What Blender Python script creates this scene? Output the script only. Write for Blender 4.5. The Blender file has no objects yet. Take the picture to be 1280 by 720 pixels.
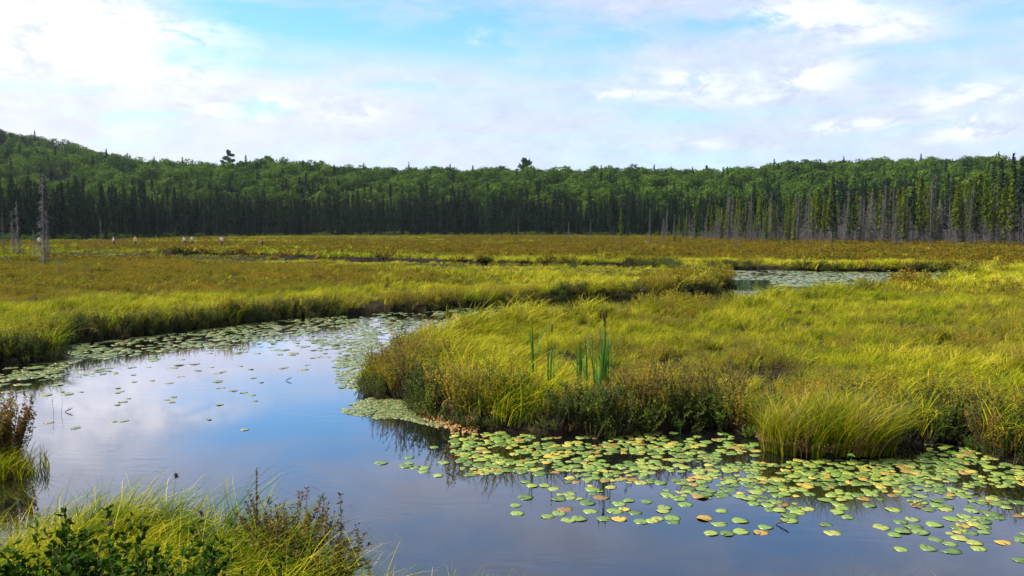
import bpy, math, random
import numpy as np
from mathutils import Vector, Matrix, Euler

S = bpy.context.scene
COL = S.collection
PI = math.pi
rnd = random.Random(7)
rng = np.random.default_rng(11)

# ------------------------------------------------------------------ camera
CAM_H, FPX, HOR = 3.6, 1050.0, 283.0
PITCH = math.atan((360 - HOR) / FPX)
cd = bpy.data.cameras.new("camera")
cam = bpy.data.objects.new("camera", cd)
COL.objects.link(cam)
cam.location = (0, 0, CAM_H)
cam.rotation_euler = (PI / 2 - PITCH, 0, 0)
cd.sensor_width = 36
cd.lens = FPX / 1280 * 36
cd.clip_start = 0.1
cd.clip_end = 12000
S.camera = cam
S.view_settings.view_transform = 'Standard'
S.view_settings.look = 'None'
S.view_settings.exposure = 1.0
S.view_settings.gamma = 1.0
S.cycles.max_bounces = 6
S.cycles.diffuse_bounces = 1
S.cycles.glossy_bounces = 3
S.cycles.transmission_bounces = 3
S.cycles.caustics_reflective = False
S.cycles.caustics_refractive = False

def pray(u, v):
    """direction of the sight line through photo pixel (u, v)"""
    d = Vector(((u - 640) / FPX, -(v - 360) / FPX, -1.0))
    return (cam.rotation_euler.to_matrix() @ d).normalized()

def W(u, v, z=0.0):
    d = pray(u, v)
    t = (z - CAM_H) / d.z
    return (d.x * t, d.y * t)

# ------------------------------------------------------------------ node helper
class NT:
    def __init__(s, tree):
        s.t = tree; s.n = tree.nodes; s.l = tree.links
    def new(s, typ, **kw):
        n = s.n.new(typ)
        for k, v in kw.items():
            setattr(n, k, v)
        return n
    def inp(s, sock, v):
        if isinstance(v, bpy.types.NodeSocket): s.l.new(v, sock)
        elif v is not None: sock.default_value = v
    def m(s, op, a, b=None, c=None, clamp=False):
        n = s.new('ShaderNodeMath', operation=op); n.use_clamp = clamp
        s.inp(n.inputs[0], a); s.inp(n.inputs[1], b)
        if c is not None: s.inp(n.inputs[2], c)
        return n.outputs[0]
    def vm(s, op, a, b=None):
        n = s.new('ShaderNodeVectorMath', operation=op)
        s.inp(n.inputs[0], a); s.inp(n.inputs[1], b)
        return n.outputs[0]
    def mix(s, f, a, b, blend='MIX'):
        n = s.new('ShaderNodeMix', data_type='RGBA', blend_type=blend)
        s.inp(n.inputs[0], f); s.inp(n.inputs[6], a); s.inp(n.inputs[7], b)
        return n.outputs[2]
    def noise(s, vec, scale, detail=4, rough=.55, dist=0.0):
        n = s.new('ShaderNodeTexNoise'); s.inp(n.inputs['Vector'], vec)
        n.inputs['Scale'].default_value = scale; n.inputs['Detail'].default_value = detail
        n.inputs['Roughness'].default_value = rough; n.inputs['Distortion'].default_value = dist
        return n.outputs['Fac']
    def ramp(s, f, stops, interp='LINEAR'):
        n = s.new('ShaderNodeValToRGB'); s.inp(n.inputs[0], f)
        e = n.color_ramp.elements
        while len(e) < len(stops): e.new(0.5)
        for i, (p, c) in enumerate(stops):
            e[i].position = p; e[i].color = (*c, 1) if len(c) == 3 else c
        n.color_ramp.interpolation = interp
        return n.outputs[0]
    def rng(s, f, a, b, c=0.0, d=1.0):
        n = s.new('ShaderNodeMapRange'); n.interpolation_type = 'SMOOTHSTEP'
        s.inp(n.inputs[0], f)
        for i, v in enumerate((a, b, c, d)): n.inputs[i + 1].default_value = v
        return n.outputs[0]

# ------------------------------------------------------------------ world: sky and clouds
SUN_AZ, SUN_EL = math.radians(-86), math.radians(50)     # azimuth from +Y towards +X
world = bpy.data.worlds.new("World")
S.world = world
world.use_nodes = True
w = NT(world.node_tree); w.n.clear()
wo = w.new('ShaderNodeOutputWorld'); bg = w.new('ShaderNodeBackground')
w.l.new(bg.outputs[0], wo.inputs[0])
sky = w.new('ShaderNodeTexSky'); sky.sky_type = 'NISHITA'
sky.sun_disc = False
sky.sun_elevation = SUN_EL
sky.sun_rotation = SUN_AZ
sky.air_density = 1.0; sky.dust_density = 0.6; sky.ozone_density = 1.6; sky.altitude = 300
SKY_STR = 0.08
bg.inputs['Strength'].default_value = SKY_STR
tc = w.new('ShaderNodeTexCoord')
sx = w.new('ShaderNodeSeparateXYZ'); w.l.new(tc.outputs['Generated'], sx.inputs[0])
dx, dy, dz = sx.outputs
az = w.m('ARCTAN2', dx, dy)
el = w.m('ARCSINE', dz)
zc = w.m('ADD', w.m('MAXIMUM', dz, 0.0), 0.10)
cx = w.m('DIVIDE', dx, zc); cy = w.m('DIVIDE', dy, zc)
cv = w.new('ShaderNodeCombineXYZ'); w.inp(cv.inputs[0], cx); w.inp(cv.inputs[1], cy)
P = cv.outputs[0]
n_big = w.noise(P, 0.55, 5, .55, .3)
n_med = w.noise(P, 1.7, 6, .6, .4)
# streaky veils that keep their shape low over the horizon
cs = w.new('ShaderNodeCombineXYZ')
w.inp(cs.inputs[0], w.m('MULTIPLY', az, 3.0)); w.inp(cs.inputs[1], w.m('MULTIPLY', el, 14.0))
n_str = w.noise(cs.outputs[0], 1.6, 6, .6, .5)
cs2 = w.new('ShaderNodeCombineXYZ')
w.inp(cs2.inputs[0], w.m('MULTIPLY', az, 12.0)); w.inp(cs2.inputs[1], w.m('MULTIPLY', el, 24.0))
n_fin = w.noise(cs2.outputs[0], 1.7, 7, .65, .3)
warp = w.m('MULTIPLY', w.m('SUBTRACT', n_fin, 0.5), 0.16)
warp2 = w.m('MULTIPLY', w.m('SUBTRACT', n_str, 0.5), 0.10)

def blob(u, v, ru, rv, wa=1.0):
    d = pray(u, v)
    a0, e0 = math.atan2(d.x, d.y), math.asin(d.z)
    ax = w.m('DIVIDE', w.m('ADD', w.m('SUBTRACT', az, a0), w.m('MULTIPLY', warp, wa)), ru / FPX)
    ey = w.m('DIVIDE', w.m('ADD', w.m('SUBTRACT', el, e0), w.m('MULTIPLY', warp2, wa * .6)), rv / FPX)
    q = w.m('ADD', w.m('MULTIPLY', ax, ax), w.m('MULTIPLY', ey, ey))
    return w.m('EXPONENT', w.m('MULTIPLY', q, -1.0))
def addall(lst):
    r = lst[0]
    for x in lst[1:]: r = w.m('ADD', r, x)
    return r
gaps = addall([w.m('MULTIPLY', blob(*b), k) for b, k in [
    ((420, 34, 200, 42), 1.0), ((400, -20, 110, 16), .5), ((150, 190, 160, 16), .15), ((330, 22, 90, 18), .5), ((640, 55, 120, 28), .6), ((760, 48, 60, 22), .5), ((945, 26, 50, 14), .7),
    ((880, 38, 40, 14), .5), ((1250, 14, 70, 20), .7), ((1110, 3, 60, 12), .5), ((250, -60, 300, 40), .35),
    ((900, -110, 260, 60), .5), ((200, -190, 200, 60), .4), ((600, 190, 300, 22), .08), ((1000, 190, 300, 26), .10), ((700, 130, 220, 20), .15), ((300, 135, 50, 16), .55), ((215, 66, 80, 16), .65), ((165, 150, 50, 12), .45), ((60, 110, 70, 9), .3), ((350, 90, 60, 8), .3), ((520, 110, 80, 8), .35), ((1170, 60, 90, 10), .4), ((700, 95, 80, 8), .35), ((1010, 130, 120, 8), .35), ((860, 150, 90, 8), .3)]])
puffs = addall([w.m('MULTIPLY', blob(*b), k) for b, k in [
    ((1040, 15, 80, 20), 1.0), ((1130, 30, 60, 14), .5), ((870, 105, 50, 13), .75), ((780, 122, 40, 9), .6), ((1030, 92, 42, 15), .9), ((960, 112, 50, 10), .4),
    ((1085, 156, 45, 8), .8), ((1235, 122, 60, 9), .8), ((1225, 162, 36, 13), .7), ((450, 137, 34, 13), .6),
    ((350, 130, 40, 14), .35), ((270, 130, 40, 14), .45), ((610, 47, 30, 8), .5), ((890, 178, 34, 8), .4), ((945, 182, 26, 8), .4), ((790, 186, 40, 8), .4),
    ((150, 70, 120, 22), .5), ((250, 40, 90, 14), .6), ((60, 20, 120, 50), .8)]])
puffs = w.m('MULTIPLY', puffs, w.rng(n_fin, .32, .60))
front = w.rng(dz, .26, .50)                                 # broken sky higher up
base = w.m('SUBTRACT', w.m('ADD', 0.97, w.m('MULTIPLY', w.m('SUBTRACT', n_str, .5), 1.5)), w.m('MULTIPLY', front, .25))
base = w.m('ADD', base, w.m('MULTIPLY', w.m('SUBTRACT', n_big, .5), w.m('ADD', .4, w.m('MULTIPLY', front, 3.2))))
leftness = w.rng(w.m('MULTIPLY', az, -1.0), -.25, .6)
base = w.m('ADD', base, w.m('MULTIPLY', leftness, .13))
alpha = w.m('SUBTRACT', base, gaps)
alpha = w.m('ADD', alpha, w.m('MULTIPLY', puffs, .6), clamp=True)
bright = w.m('ADD', w.m('ADD', .86, w.m('MULTIPLY', leftness, .08)), w.m('MULTIPLY', w.m('SUBTRACT', n_fin, .5), .40))
bright = w.m('SUBTRACT', bright, w.m('MULTIPLY', w.rng(dz, .18, .45), .28))
bright = w.m('ADD', bright, w.m('MULTIPLY', puffs, .36))
ccol = w.mix(w.m('ADD', w.m('MULTIPLY', leftness, .55), w.m('MULTIPLY', puffs, .6), clamp=True), (.80, .90, 1.16, 1), (1.0, 1.0, 1.04, 1))
cl = w.vm('SCALE', ccol, None)
scn = cl.node; w.inp(scn.inputs['Scale'], w.m('DIVIDE', w.m('MULTIPLY', bright, .53), SKY_STR))
skyc = w.mix(1.0, sky.outputs[0], (.92, 1.36, 1.54, 1), 'MULTIPLY')
w.l.new(w.mix(alpha, skyc, cl), bg.inputs[0])

sl = bpy.data.lights.new("sun", 'SUN'); sun = bpy.data.objects.new("sun", sl); COL.objects.link(sun)
sl.energy = 5.0; sl.angle = math.radians(.5); sl.color = (1.0, .95, .84)
sd = Vector((math.sin(SUN_AZ) * math.cos(SUN_EL), math.cos(SUN_AZ) * math.cos(SUN_EL), math.sin(SUN_EL)))
sun.rotation_euler = sd.to_track_quat('Z', 'Y').to_euler()

# ------------------------------------------------------------------ numpy noise
def _h(i, j, s):
    n = (i.astype(np.int64) * 374761393 + j.astype(np.int64) * 668265263 + s * 1442695041) & 0xffffffff
    n = ((n ^ (n >> 13)) * 1274126177) & 0xffffffff
    n = ((n ^ (n >> 16)) * 2246822519) & 0xffffffff
    return ((n ^ (n >> 15)) & 0xffff) / 65535.0
def vnoise(x, y, s=0):
    x = np.asarray(x, float); y = np.asarray(y, float)
    i = np.floor(x); j = np.floor(y); fx = x - i; fy = y - j
    fx = fx * fx * (3 - 2 * fx); fy = fy * fy * (3 - 2 * fy)
    a = _h(i, j, s); b = _h(i + 1, j, s); c = _h(i, j + 1, s); d = _h(i + 1, j + 1, s)
    return (a * (1 - fx) + b * fx) * (1 - fy) + (c * (1 - fx) + d * fx) * fy
def fbm(x, y, s=0, o=4):
    r = 0; a = .5; t = 0
    for k in range(o):
        r = r + a * vnoise(x * 2 ** k, y * 2 ** k, s + k * 17); t += a; a *= .5
    return r / t
def sstep(a, b, x):
    t = np.clip((x - a) / (b - a), 0, 1); return t * t * (3 - 2 * t)

# ------------------------------------------------------------------ the river plan
T = .95   # height of the vegetation that hides the water's near edges
river = [(-500, 478, 0), (-100, 466, 0), (0, 459, 0), (62, 452, 0), (75, 432, 0), (110, 426, 0), (180, 420, 0), (250, 412, 0), (330, 402, 0), (400, 397, 0),
         (460, 392, 0), (540, 387, 0), (620, 381, 0), (700, 375, 0), (790, 371, 0), (880, 367, 0), (902, 362, 0), (908, 356, 0), (895, 350, 0), (864, 346, 0), (846, 342.5, 0),
         (890, 338.5, 0), (940, 337.5, 0), (1000, 338.5, 0), (1060, 339.5, 0), (1130, 340.5, 0), (1200, 340, 0), (1215, 341, 0),
         (1190, 338, T), (1120, 343, T), (1060, 349, T), (1000, 355, T), (940, 359, T), (900, 363, T), (800, 369, T), (700, 374, T), (640, 380, T), (590, 388, T), (545, 396, T), (505, 410, T), (488, 424, T),
         (468, 445, .6), (464, 470, 0), (467, 486, 0), (488, 494, 0), (520, 497, 0), (532, 511, 0), (560, 523, 0), (595, 531, 0), (645, 541, 0), (680, 545, 0), (715, 539, 0), (760, 540, 0), (800, 535, 0), (850, 532, 0), (900, 528, 0),
         (935, 540, 0), (1000, 545, 0), (1100, 548, 0), (1150, 552, 0), (1195, 551, 0), (1228, 562, 0), (1262, 575, 0), (1300, 580, 0), (1500, 590, 0), (1900, 600, 0),
         (2600, 760, 0), (1900, 900, 0), (1400, 880, 0), (1100, 860, 0), (880, 790, .5), (700, 742, .7), (600, 726, .75), (540, 728, .75), (500, 716, .8), (470, 700, .85), (425, 672, .9), (385, 645, .95), (330, 622, 1.0), (250, 612, 1.0), (150, 607, 1.0), (60, 602, 1.0), (20, 598, 1.0),
         (-10, 600, 1.0), (-60, 602, 1.0), (-120, 604, 1.0), (-500, 640, 1.0)]
river = np.array([W(*p) for p in river])
# the far loop of the stream, seen only as dark broken banks
far = [(205, 317), (262, 318.5), (330, 320.5), (400, 323.5), (470, 326), (560, 328.5), (650, 330), (740, 331.5), (820, 333)]
f1 = [W(u, v) for u, v in far]
loop = np.array(f1 + [(x, y - 9.0 - 1.5 * math.sin(i * 2.1)) for i, (x, y) in reversed(list(enumerate(f1)))])
far2 = [(985, 327), (1060, 327.5), (1140, 328.5), (1230, 330), (1330, 331)]
ISL = [river, loop]

def poly_sd(poly, x, y):
    """signed distance: negative inside the water"""
    x = np.ravel(x); y = np.ravel(y)
    d = np.full(x.shape, 1e9); ins = np.zeros(x.shape, bool)
    n = len(poly)
    for k in range(n):
        ax, ay = poly[k]; bx, by = poly[(k + 1) % n]
        ex, ey = bx - ax, by - ay
        t = np.clip(((x - ax) * ex + (y - ay) * ey) / (ex * ex + ey * ey + 1e-12), 0, 1)
        d = np.minimum(d, (x - ax - t * ex) ** 2 + (y - ay - t * ey) ** 2)
        c = (ay > y) != (by > y)
        if ey != 0: ins ^= c & (x < ex * (y - ay) / ey + ax)
    d = np.sqrt(d)
    return np.where(ins, -d, d)
def shore(x, y):
    x = np.asarray(x, float); sh = x.shape; x = x.ravel(); y = np.asarray(y, float).ravel()
    d = np.minimum(poly_sd(river, x, y), poly_sd(loop, x, y))
    k = np.clip(np.hypot(x, y) / 30, .35, 1.5)
    d = d + (fbm(x / 1.9, y / 1.9, 5, 4) - .5) * 1.5 * k + .1
    return d.reshape(sh)

# forest edge and hills, by bearing
def bearing_u(x, y):
    yy = np.maximum(y, 1e-3)
    u = 640 + FPX * x / yy
    u = np.where(y <= 0, np.where(x > 0, 1900, -620), u)
    return np.clip(u, -620, 1900)
EDGE_U = [-620, -200, 0, 130, 250, 400, 600, 800, 880, 960, 1050, 1280, 1500, 1900]
EDGE_D = [150, 185, 195, 212, 262, 300, 305, 296, 285, 262, 240, 215, 190, 170]
TOP_U = [-620, -200, 0, 60, 100, 150, 200, 260, 300, 340, 400, 450, 520, 580, 660, 720, 800, 880, 920, 960, 1050, 1150, 1280, 1500, 1900]
TOP_Y = [120, 150, 170, 183, 190, 200, 207, 211, 209, 207, 209, 214, 212, 214, 212, 215, 214, 218, 214, 210, 208, 207, 203, 196, 190]
RID_U = [-620, 60, 250, 900, 1000, 1900]
RID_D = [640, 640, 440, 440, 520, 560]
TREE_H = 14.0
def edge_d(u): return np.interp(u, EDGE_U, EDGE_D)
def ridge_d(u): return np.interp(u, RID_U, RID_D)
def ground_z(x, y, sdv=None):
    x = np.asarray(x, float); y = np.asarray(y, float)
    if sdv is None: sdv = shore(x, y)
    r = np.hypot(x, y)
    land = .27 + .10 * (fbm(x / 2.2, y / 2.2, 31, 3) - .5) * 2 + .07 * (vnoise(x / 9, y / 9, 3) - .5)
    z = -.9 + (land + .9) * sstep(-.55, .22, sdv)
    z = np.where(sdv < -.5, -.9 - .3 * sstep(-.5, -3, -sdv * 0 + sdv), z)
    # the viewer's bank
    z = z + 1.5 * sstep(6.2, 1.0, r) * (sdv > -.4) * sstep(-.2, .6, sdv)
    u = bearing_u(x, y)
    e = edge_d(u); R = ridge_d(u)
    top = (HOR - np.interp(u, TOP_U, TOP_Y)) / FPX * R + CAM_H - TREE_H
    s = sstep(0, 1, (y - e - 12) / (R - e - 12))
    hz = top * s + (fbm(x / 60, y / 60, 77, 3) - .5) * 6 * sstep(0, 60, y - e)
    hz = hz * (y > e) 
    return z + np.where(y > 0, hz, 0)

# ------------------------------------------------------------------ object helpers
def mesh_np(name, V, F, mats, attrs=None, midx=None, smooth=False):
    """F: list of (n x k) int arrays (k = 3, 4 ...)"""
    me = bpy.data.meshes.new(name)
    V = np.asarray(V, np.float32).reshape(-1, 3)
    me.vertices.add(len(V)); me.vertices.foreach_set('co', V.ravel())
    Fs = [np.asarray(f, np.int32) for f in F if len(f)]
    lv = np.concatenate([f.ravel() for f in Fs])
    tot = np.concatenate([np.full(len(f), f.shape[1], np.int32) for f in Fs])
    st = np.concatenate([[0], np.cumsum(tot)[:-1]]).astype(np.int32)
    me.loops.add(len(lv)); me.loops.foreach_set('vertex_index', lv)
    me.polygons.add(len(tot)); me.polygons.foreach_set('loop_start', st); me.polygons.foreach_set('loop_total', tot)
    if smooth: me.polygons.foreach_set('use_smooth', np.ones(len(tot), bool))
    if midx is not None: me.polygons.foreach_set('material_index', np.asarray(midx, np.int32))
    for m in (mats if isinstance(mats, (list, tuple)) else [mats]): me.materials.append(m)
    for k, a in (attrs or {}).items():
        at = me.attributes.new(k, 'FLOAT', 'POINT'); at.data.foreach_set('value', np.asarray(a, np.float32))
    me.update(calc_edges=True)
    return me
def link(name, me, parent=None, loc=None, rot=None, scale=None):
    o = bpy.data.objects.new(name, me); COL.objects.link(o)
    if parent: o.parent = parent
    if loc is not None: o.location = loc
    if rot is not None: o.rotation_euler = rot
    if scale is not None: o.scale = (scale,) * 3 if isinstance(scale, (int, float)) else scale
    return o
def tag(o, label=None, cat=None, group=None, kind=None):
    if label: o['label'] = label
    if cat: o['category'] = cat
    if group: o['group'] = group
    if kind: o['kind'] = kind
    return o
def empty(name, loc, rz=0):
    o = link(name, None, None, loc, (0, 0, rz)); o.empty_display_size = .3
    return o

class MB:
    """collects vertices / faces / one float attribute 'tone'"""
    def __init__(s): s.v = []; s.f3 = []; s.f4 = []; s.t = []; s.n = 0
    def add(s, V, F, tone=.5):
        V = np.asarray(V, float).reshape(-1, 3)
        for f in F:
            (s.f3 if len(f) == 3 else s.f4).append([i + s.n for i in f])
        s.v.append(V); s.t.append(np.full(len(V), tone) if np.isscalar(tone) else np.asarray(tone)); s.n += len(V)
    def tube(s, pts, rad, sides=5, tone=.5, cap=True):
        pts = [Vector(p) for p in pts]; V = []
        for i, p in enumerate(pts):
            a = (pts[min(i + 1, len(pts) - 1)] - pts[max(i - 1, 0)]).normalized()
            q = a.orthogonal().normalized(); r = a.cross(q)
            R = rad[i] if not np.isscalar(rad) else rad
            for k in range(sides):
                th = 2 * PI * k / sides
                V.append(p + (q * math.cos(th) + r * math.sin(th)) * R)
        F = []
        for i in range(len(pts) - 1):
            for k in range(sides):
                a, b = i * sides + k, i * sides + (k + 1) % sides
                F.append((a, b, b + sides, a + sides))
        n = len(V)
        if cap:
            V.append(pts[-1]); F += [(n - sides + k, n - sides + (k + 1) % sides, n) for k in range(sides)]
        s.add([tuple(v) for v in V], F, tone)
    def mesh(s, name, mats, smooth=False):
        F = []
        if s.f3: F.append(np.array(s.f3))
        if s.f4: F.append(np.array(s.f4))
        return mesh_np(name, np.concatenate(s.v), F, mats, {'tone': np.concatenate(s.t)}, smooth=smooth)

# ------------------------------------------------------------------ materials
def mat(name):
    m = bpy.data.materials.new(name); m.use_nodes = True
    t = NT(m.node_tree); t.n.clear()
    out = t.new('ShaderNodeOutputMaterial')
    return m, t, out
def leafy(name, colf, trans=.35, rough=.8, spec=.08, tcol=1.0):
    """foliage: principled + translucency; colf(t) returns the colour socket"""
    m, t, out = mat(name)
    c = colf(t)
    p = t.new('ShaderNodeBsdfPrincipled'); t.inp(p.inputs['Base Color'], c)
    p.inputs['Roughness'].default_value = rough; p.inputs['Specular IOR Level'].default_value = spec
    tr = t.new('ShaderNodeBsdfTranslucent')
    t.inp(tr.inputs[0], t.mix(1.0, c, (1.05 * tcol, 1.15 * tcol, .6 * tcol, 1), 'MULTIPLY'))
    mx = t.new('ShaderNodeMixShader'); mx.inputs[0].default_value = trans
    t.l.new(p.outputs[0], mx.inputs[1]); t.l.new(tr.outputs[0], mx.inputs[2]); t.l.new(mx.outputs[0], out.inputs[0])
    return m
def wpos(t):
    return t.new('ShaderNodeNewGeometry').outputs['Position']
def tone(t):
    a = t.new('ShaderNodeAttribute'); a.attribute_name = 'tone'; return a.outputs['Fac']
def orand(t): return t.new('ShaderNodeObjectInfo').outputs['Random']
def flat(t, v):
    n = t.new('ShaderNodeMapping'); n.inputs['Scale'].default_value = v; t.l.new(wpos(t), n.inputs[0]); return n.outputs[0]

def sedge_col(shift=0.0, gain=1.0):
    def f(t):
        a = t.noise(flat(t, (.10, .16, 0)), 1.0, 4, .6, .6)
        b = t.noise(flat(t, (.55, .9, 0)), 1.0, 3, .6, .4)
        c3 = t.noise(flat(t, (2.6, 3.4, 0)), 1.0, 2, .6)
        k = t.m('ADD', t.m('ADD', t.m('MULTIPLY', a, .55), t.m('MULTIPLY', b, .55)), t.m('MULTIPLY', t.m('SUBTRACT', c3, .7), .35))
        k = t.m('ADD', k, t.m('MULTIPLY', t.m('SUBTRACT', tone(t), .5), .46))
        k = t.m('ADD', k, t.m('MULTIPLY', t.m('SUBTRACT', orand(t), .5), .14))
        k = t.m('ADD', k, shift)
        g = gain
        return t.ramp(k, [(.24, (.022 * g, .060 * g, .003 * g)), (.38, (.085 * g, .130 * g, .004 * g)), (.50, (.19 * g, .205 * g, .005 * g)),
                          (.62, (.335 * g, .28 * g, .007 * g)), (.76, (.48 * g, .40 * g, .04 * g)), (.92, (.48 * g, .43 * g, .12 * g))])
    return f
def shrub_col(shift=0.0):
    def f(t):
        a = t.noise(flat(t, (.08, .14, 0)), 1.3, 4, .6, .5)
        b = t.noise(flat(t, (.9, 1.2, 0)), 1.0, 3, .6)
        k = t.m('ADD', t.m('MULTIPLY', a, .55), t.m('MULTIPLY', b, .45))
        k = t.m('ADD', k, t.m('MULTIPLY', t.m('SUBTRACT', tone(t), .5), .45))
        k = t.m('ADD', k, shift)
        return t.ramp(k, [(.25, (.04, .075, .006)), (.42, (.13, .165, .008)), (.54, (.28, .25, .010)), (.66, (.42, .28, .012)), (.80, (.46, .19, .014)), (.95, (.34, .09, .02))])
    return f
M_sedge = leafy('sedge', sedge_col(.01, 1.3), .3)
M_reed = leafy('tussock_sedge', sedge_col(.07, 1.2), .35)
M_shrub = leafy('leatherleaf', shrub_col(.05), .3)
M_green = leafy('broad_leaf', lambda t: t.ramp(tone(t), [(0, (.008, .025, .002)), (.6, (.022, .055, .004)), (1, (.06, .12, .006))]), .25, .8, .03)
M_cat = leafy('cattail_leaf', lambda t: t.ramp(tone(t), [(0, (.03, .12, .02)), (.8, (.09, .25, .04)), (1, (.22, .26, .05))]), .3, .5, .35)

def simple(name, c1, c2, scale=6, rough=.85, spec=.2, bump=0.0, obj=True):
    m, t, out = mat(name)
    tcn = t.new('ShaderNodeTexCoord').outputs['Object'] if obj else wpos(t)
    n = t.noise(tcn, scale, 5, .6)
    p = t.new('ShaderNodeBsdfPrincipled'); t.inp(p.inputs['Base Color'], t.ramp(n, [(.3, c1), (.7, c2)]))
    p.inputs['Roughness'].default_value = rough; p.inputs['Specular IOR Level'].default_value = spec
    if bump:
        b = t.new('ShaderNodeBump'); b.inputs['Strength'].default_value = bump; t.l.new(n, b.inputs['Height']); t.l.new(b.outputs[0], p.inputs['Normal'])
    t.l.new(p.outputs[0], out.inputs[0])
    return m
M_twig = simple('twig', (.05, .035, .025), (.12, .09, .06))
M_bark = simple('bark', (.06, .05, .04), (.16, .14, .12), 3)
M_snag = simple('dead_wood', (.06, .054, .056), (.135, .122, .125), 2)
M_snagd = simple('dead_wood_dark', (.08, .07, .065), (.17, .15, .14), 2)
M_head = simple('cattail_head', (.06, .02, .012), (.12, .045, .02), 20)

# ground
m, t, out = mat('marsh_ground'); M_ground = m
zz = t.new('ShaderNodeSeparateXYZ'); t.l.new(wpos(t), zz.inputs[0])
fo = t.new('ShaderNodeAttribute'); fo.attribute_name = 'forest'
moss = t.ramp(t.noise(wpos(t), .35, 6, .65), [(.3, (.05, .065, .008)), (.5, (.12, .11, .012)), (.7, (.22, .15, .015))])
moss = t.mix(t.rng(t.noise(wpos(t), 7, 4, .7), .3, .6), moss, (.02, .018, .006, 1))
peat = t.ramp(t.noise(wpos(t), 5, 5, .7), [(.3, (.006, .005, .004)), (.8, (.03, .02, .012))])
c = t.mix(t.rng(zz.outputs[2], .26, .36), peat, moss)
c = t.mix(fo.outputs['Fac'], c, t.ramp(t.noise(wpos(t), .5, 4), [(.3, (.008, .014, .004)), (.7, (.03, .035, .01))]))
p = t.new('ShaderNodeBsdfPrincipled'); t.l.new(c, p.inputs['Base Color']); p.inputs['Roughness'].default_value = .95; p.inputs['Specular IOR Level'].default_value = .05
b = t.new('ShaderNodeBump'); b.inputs['Strength'].default_value = .6; b.inputs['Distance'].default_value = .05
t.l.new(t.noise(wpos(t), 9, 4, .7), b.inputs['Height']); t.l.new(b.outputs[0], p.inputs['Normal'])
t.l.new(p.outputs[0], out.inputs[0])

# water
m, t, out = mat('river_water'); M_water = m
df = t.new('ShaderNodeBsdfDiffuse'); df.inputs[0].default_value = (.004, .005, .005, 1)
gl = t.new('ShaderNodeBsdfGlossy'); gl.inputs['Roughness'].default_value = .035
n1 = t.noise(flat(t, (1.0, 2.6, 1)), 2.2, 3, .5, .2)
n2 = t.noise(flat(t, (1.0, 2.0, 1)), .22, 2, .5)
b = t.new('ShaderNodeBump'); b.inputs['Distance'].default_value = .02
t.l.new(t.m('MULTIPLY', t.rng(n2, .4, .7), .16), b.inputs['Strength'])
t.l.new(n1, b.inputs['Height']); t.l.new(b.outputs[0], gl.inputs['Normal'])
fr = t.new('ShaderNodeFresnel'); fr.inputs['IOR'].default_value = 1.33
t.l.new(b.outputs[0], fr.inputs['Normal'])
mx = t.new('ShaderNodeMixShader')
t.l.new(t.m('ADD', t.m('MULTIPLY', fr.outputs[0], 1.5), .14, clamp=True), mx.inputs[0])
gl.inputs[0].default_value = (.92, .92, 1, 1)
t.l.new(df.outputs[0], mx.inputs[1]); t.l.new(gl.outputs[0], mx.inputs[2]); t.l.new(mx.outputs[0], out.inputs[0])

# lily pads
def padmat(name, stops, gloss=.35, rim=(.27, .27, .07), rimw=.45):
    m, t, out = mat(name)
    tcn = t.new('ShaderNodeTexCoord').outputs['Object']
    n = t.noise(tcn, 3.5, 4, .6); r_ = orand(t)
    k = t.m('ADD', t.m('MULTIPLY', n, .5), t.m('MULTIPLY', r_, .5))
    c = t.ramp(k, stops)
    # leaves age from the rim inwards, some more than others
    ln = t.new('ShaderNodeVectorMath', operation='LENGTH'); t.l.new(tcn, ln.inputs[0])
    wv_ = t.new('ShaderNodeTexNoise'); wv_.noise_dimensions = '4D'; t.l.new(tcn, wv_.inputs['Vector']); t.l.new(t.m('MULTIPLY', r_, 40.0), wv_.inputs['W']); wv_.inputs['Scale'].default_value = 5
    e = t.m('ADD', ln.outputs['Value'], t.m('MULTIPLY', t.m('SUBTRACT', wv_.outputs['Fac'], .5), .9))
    c = t.mix(t.m('MULTIPLY', t.rng(e, .40, .62), rimw), c, (*rim, 1))
    c = t.mix(t.m('MULTIPLY', t.rng(t.m('ADD', wv_.outputs['Fac'], t.m('MULTIPLY', r_, .08)), .66, .72), .7), c, (.10, .06, .03, 1))
    p = t.new('ShaderNodeBsdfPrincipled'); t.inp(p.inputs['Base Color'], c)
    p.inputs['Roughness'].default_value = gloss; p.inputs['Specular IOR Level'].default_value = .5
    b = t.new('ShaderNodeBump'); b.inputs['Strength'].default_value = .25; b.inputs['Distance'].default_value = .01
    t.l.new(n, b.inputs['Height']); t.l.new(b.outputs[0], p.inputs['Normal'])
    t.l.new(p.outputs[0], out.inputs[0]); return m
M_padg = padmat('pad_green', [(.3, (.07, .12, .024)), (.5, (.12, .185, .034)), (.75, (.19, .25, .05))])
M_pady = padmat('pad_yellow', [(.3, (.12, .20, .03)), (.5, (.20, .26, .04)), (.75, (.28, .28, .05))])
M_pado = padmat('pad_turning', [(.3, (.36, .30, .04)), (.5, (.33, .21, .03)), (.75, (.16, .09, .02))], .5, (.22, .12, .03), .8)
M_pads = padmat('pad_far', [(.3, (.07, .11, .03)), (.55, (.14, .18, .06)), (.75, (.20, .17, .06))], .3)

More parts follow.
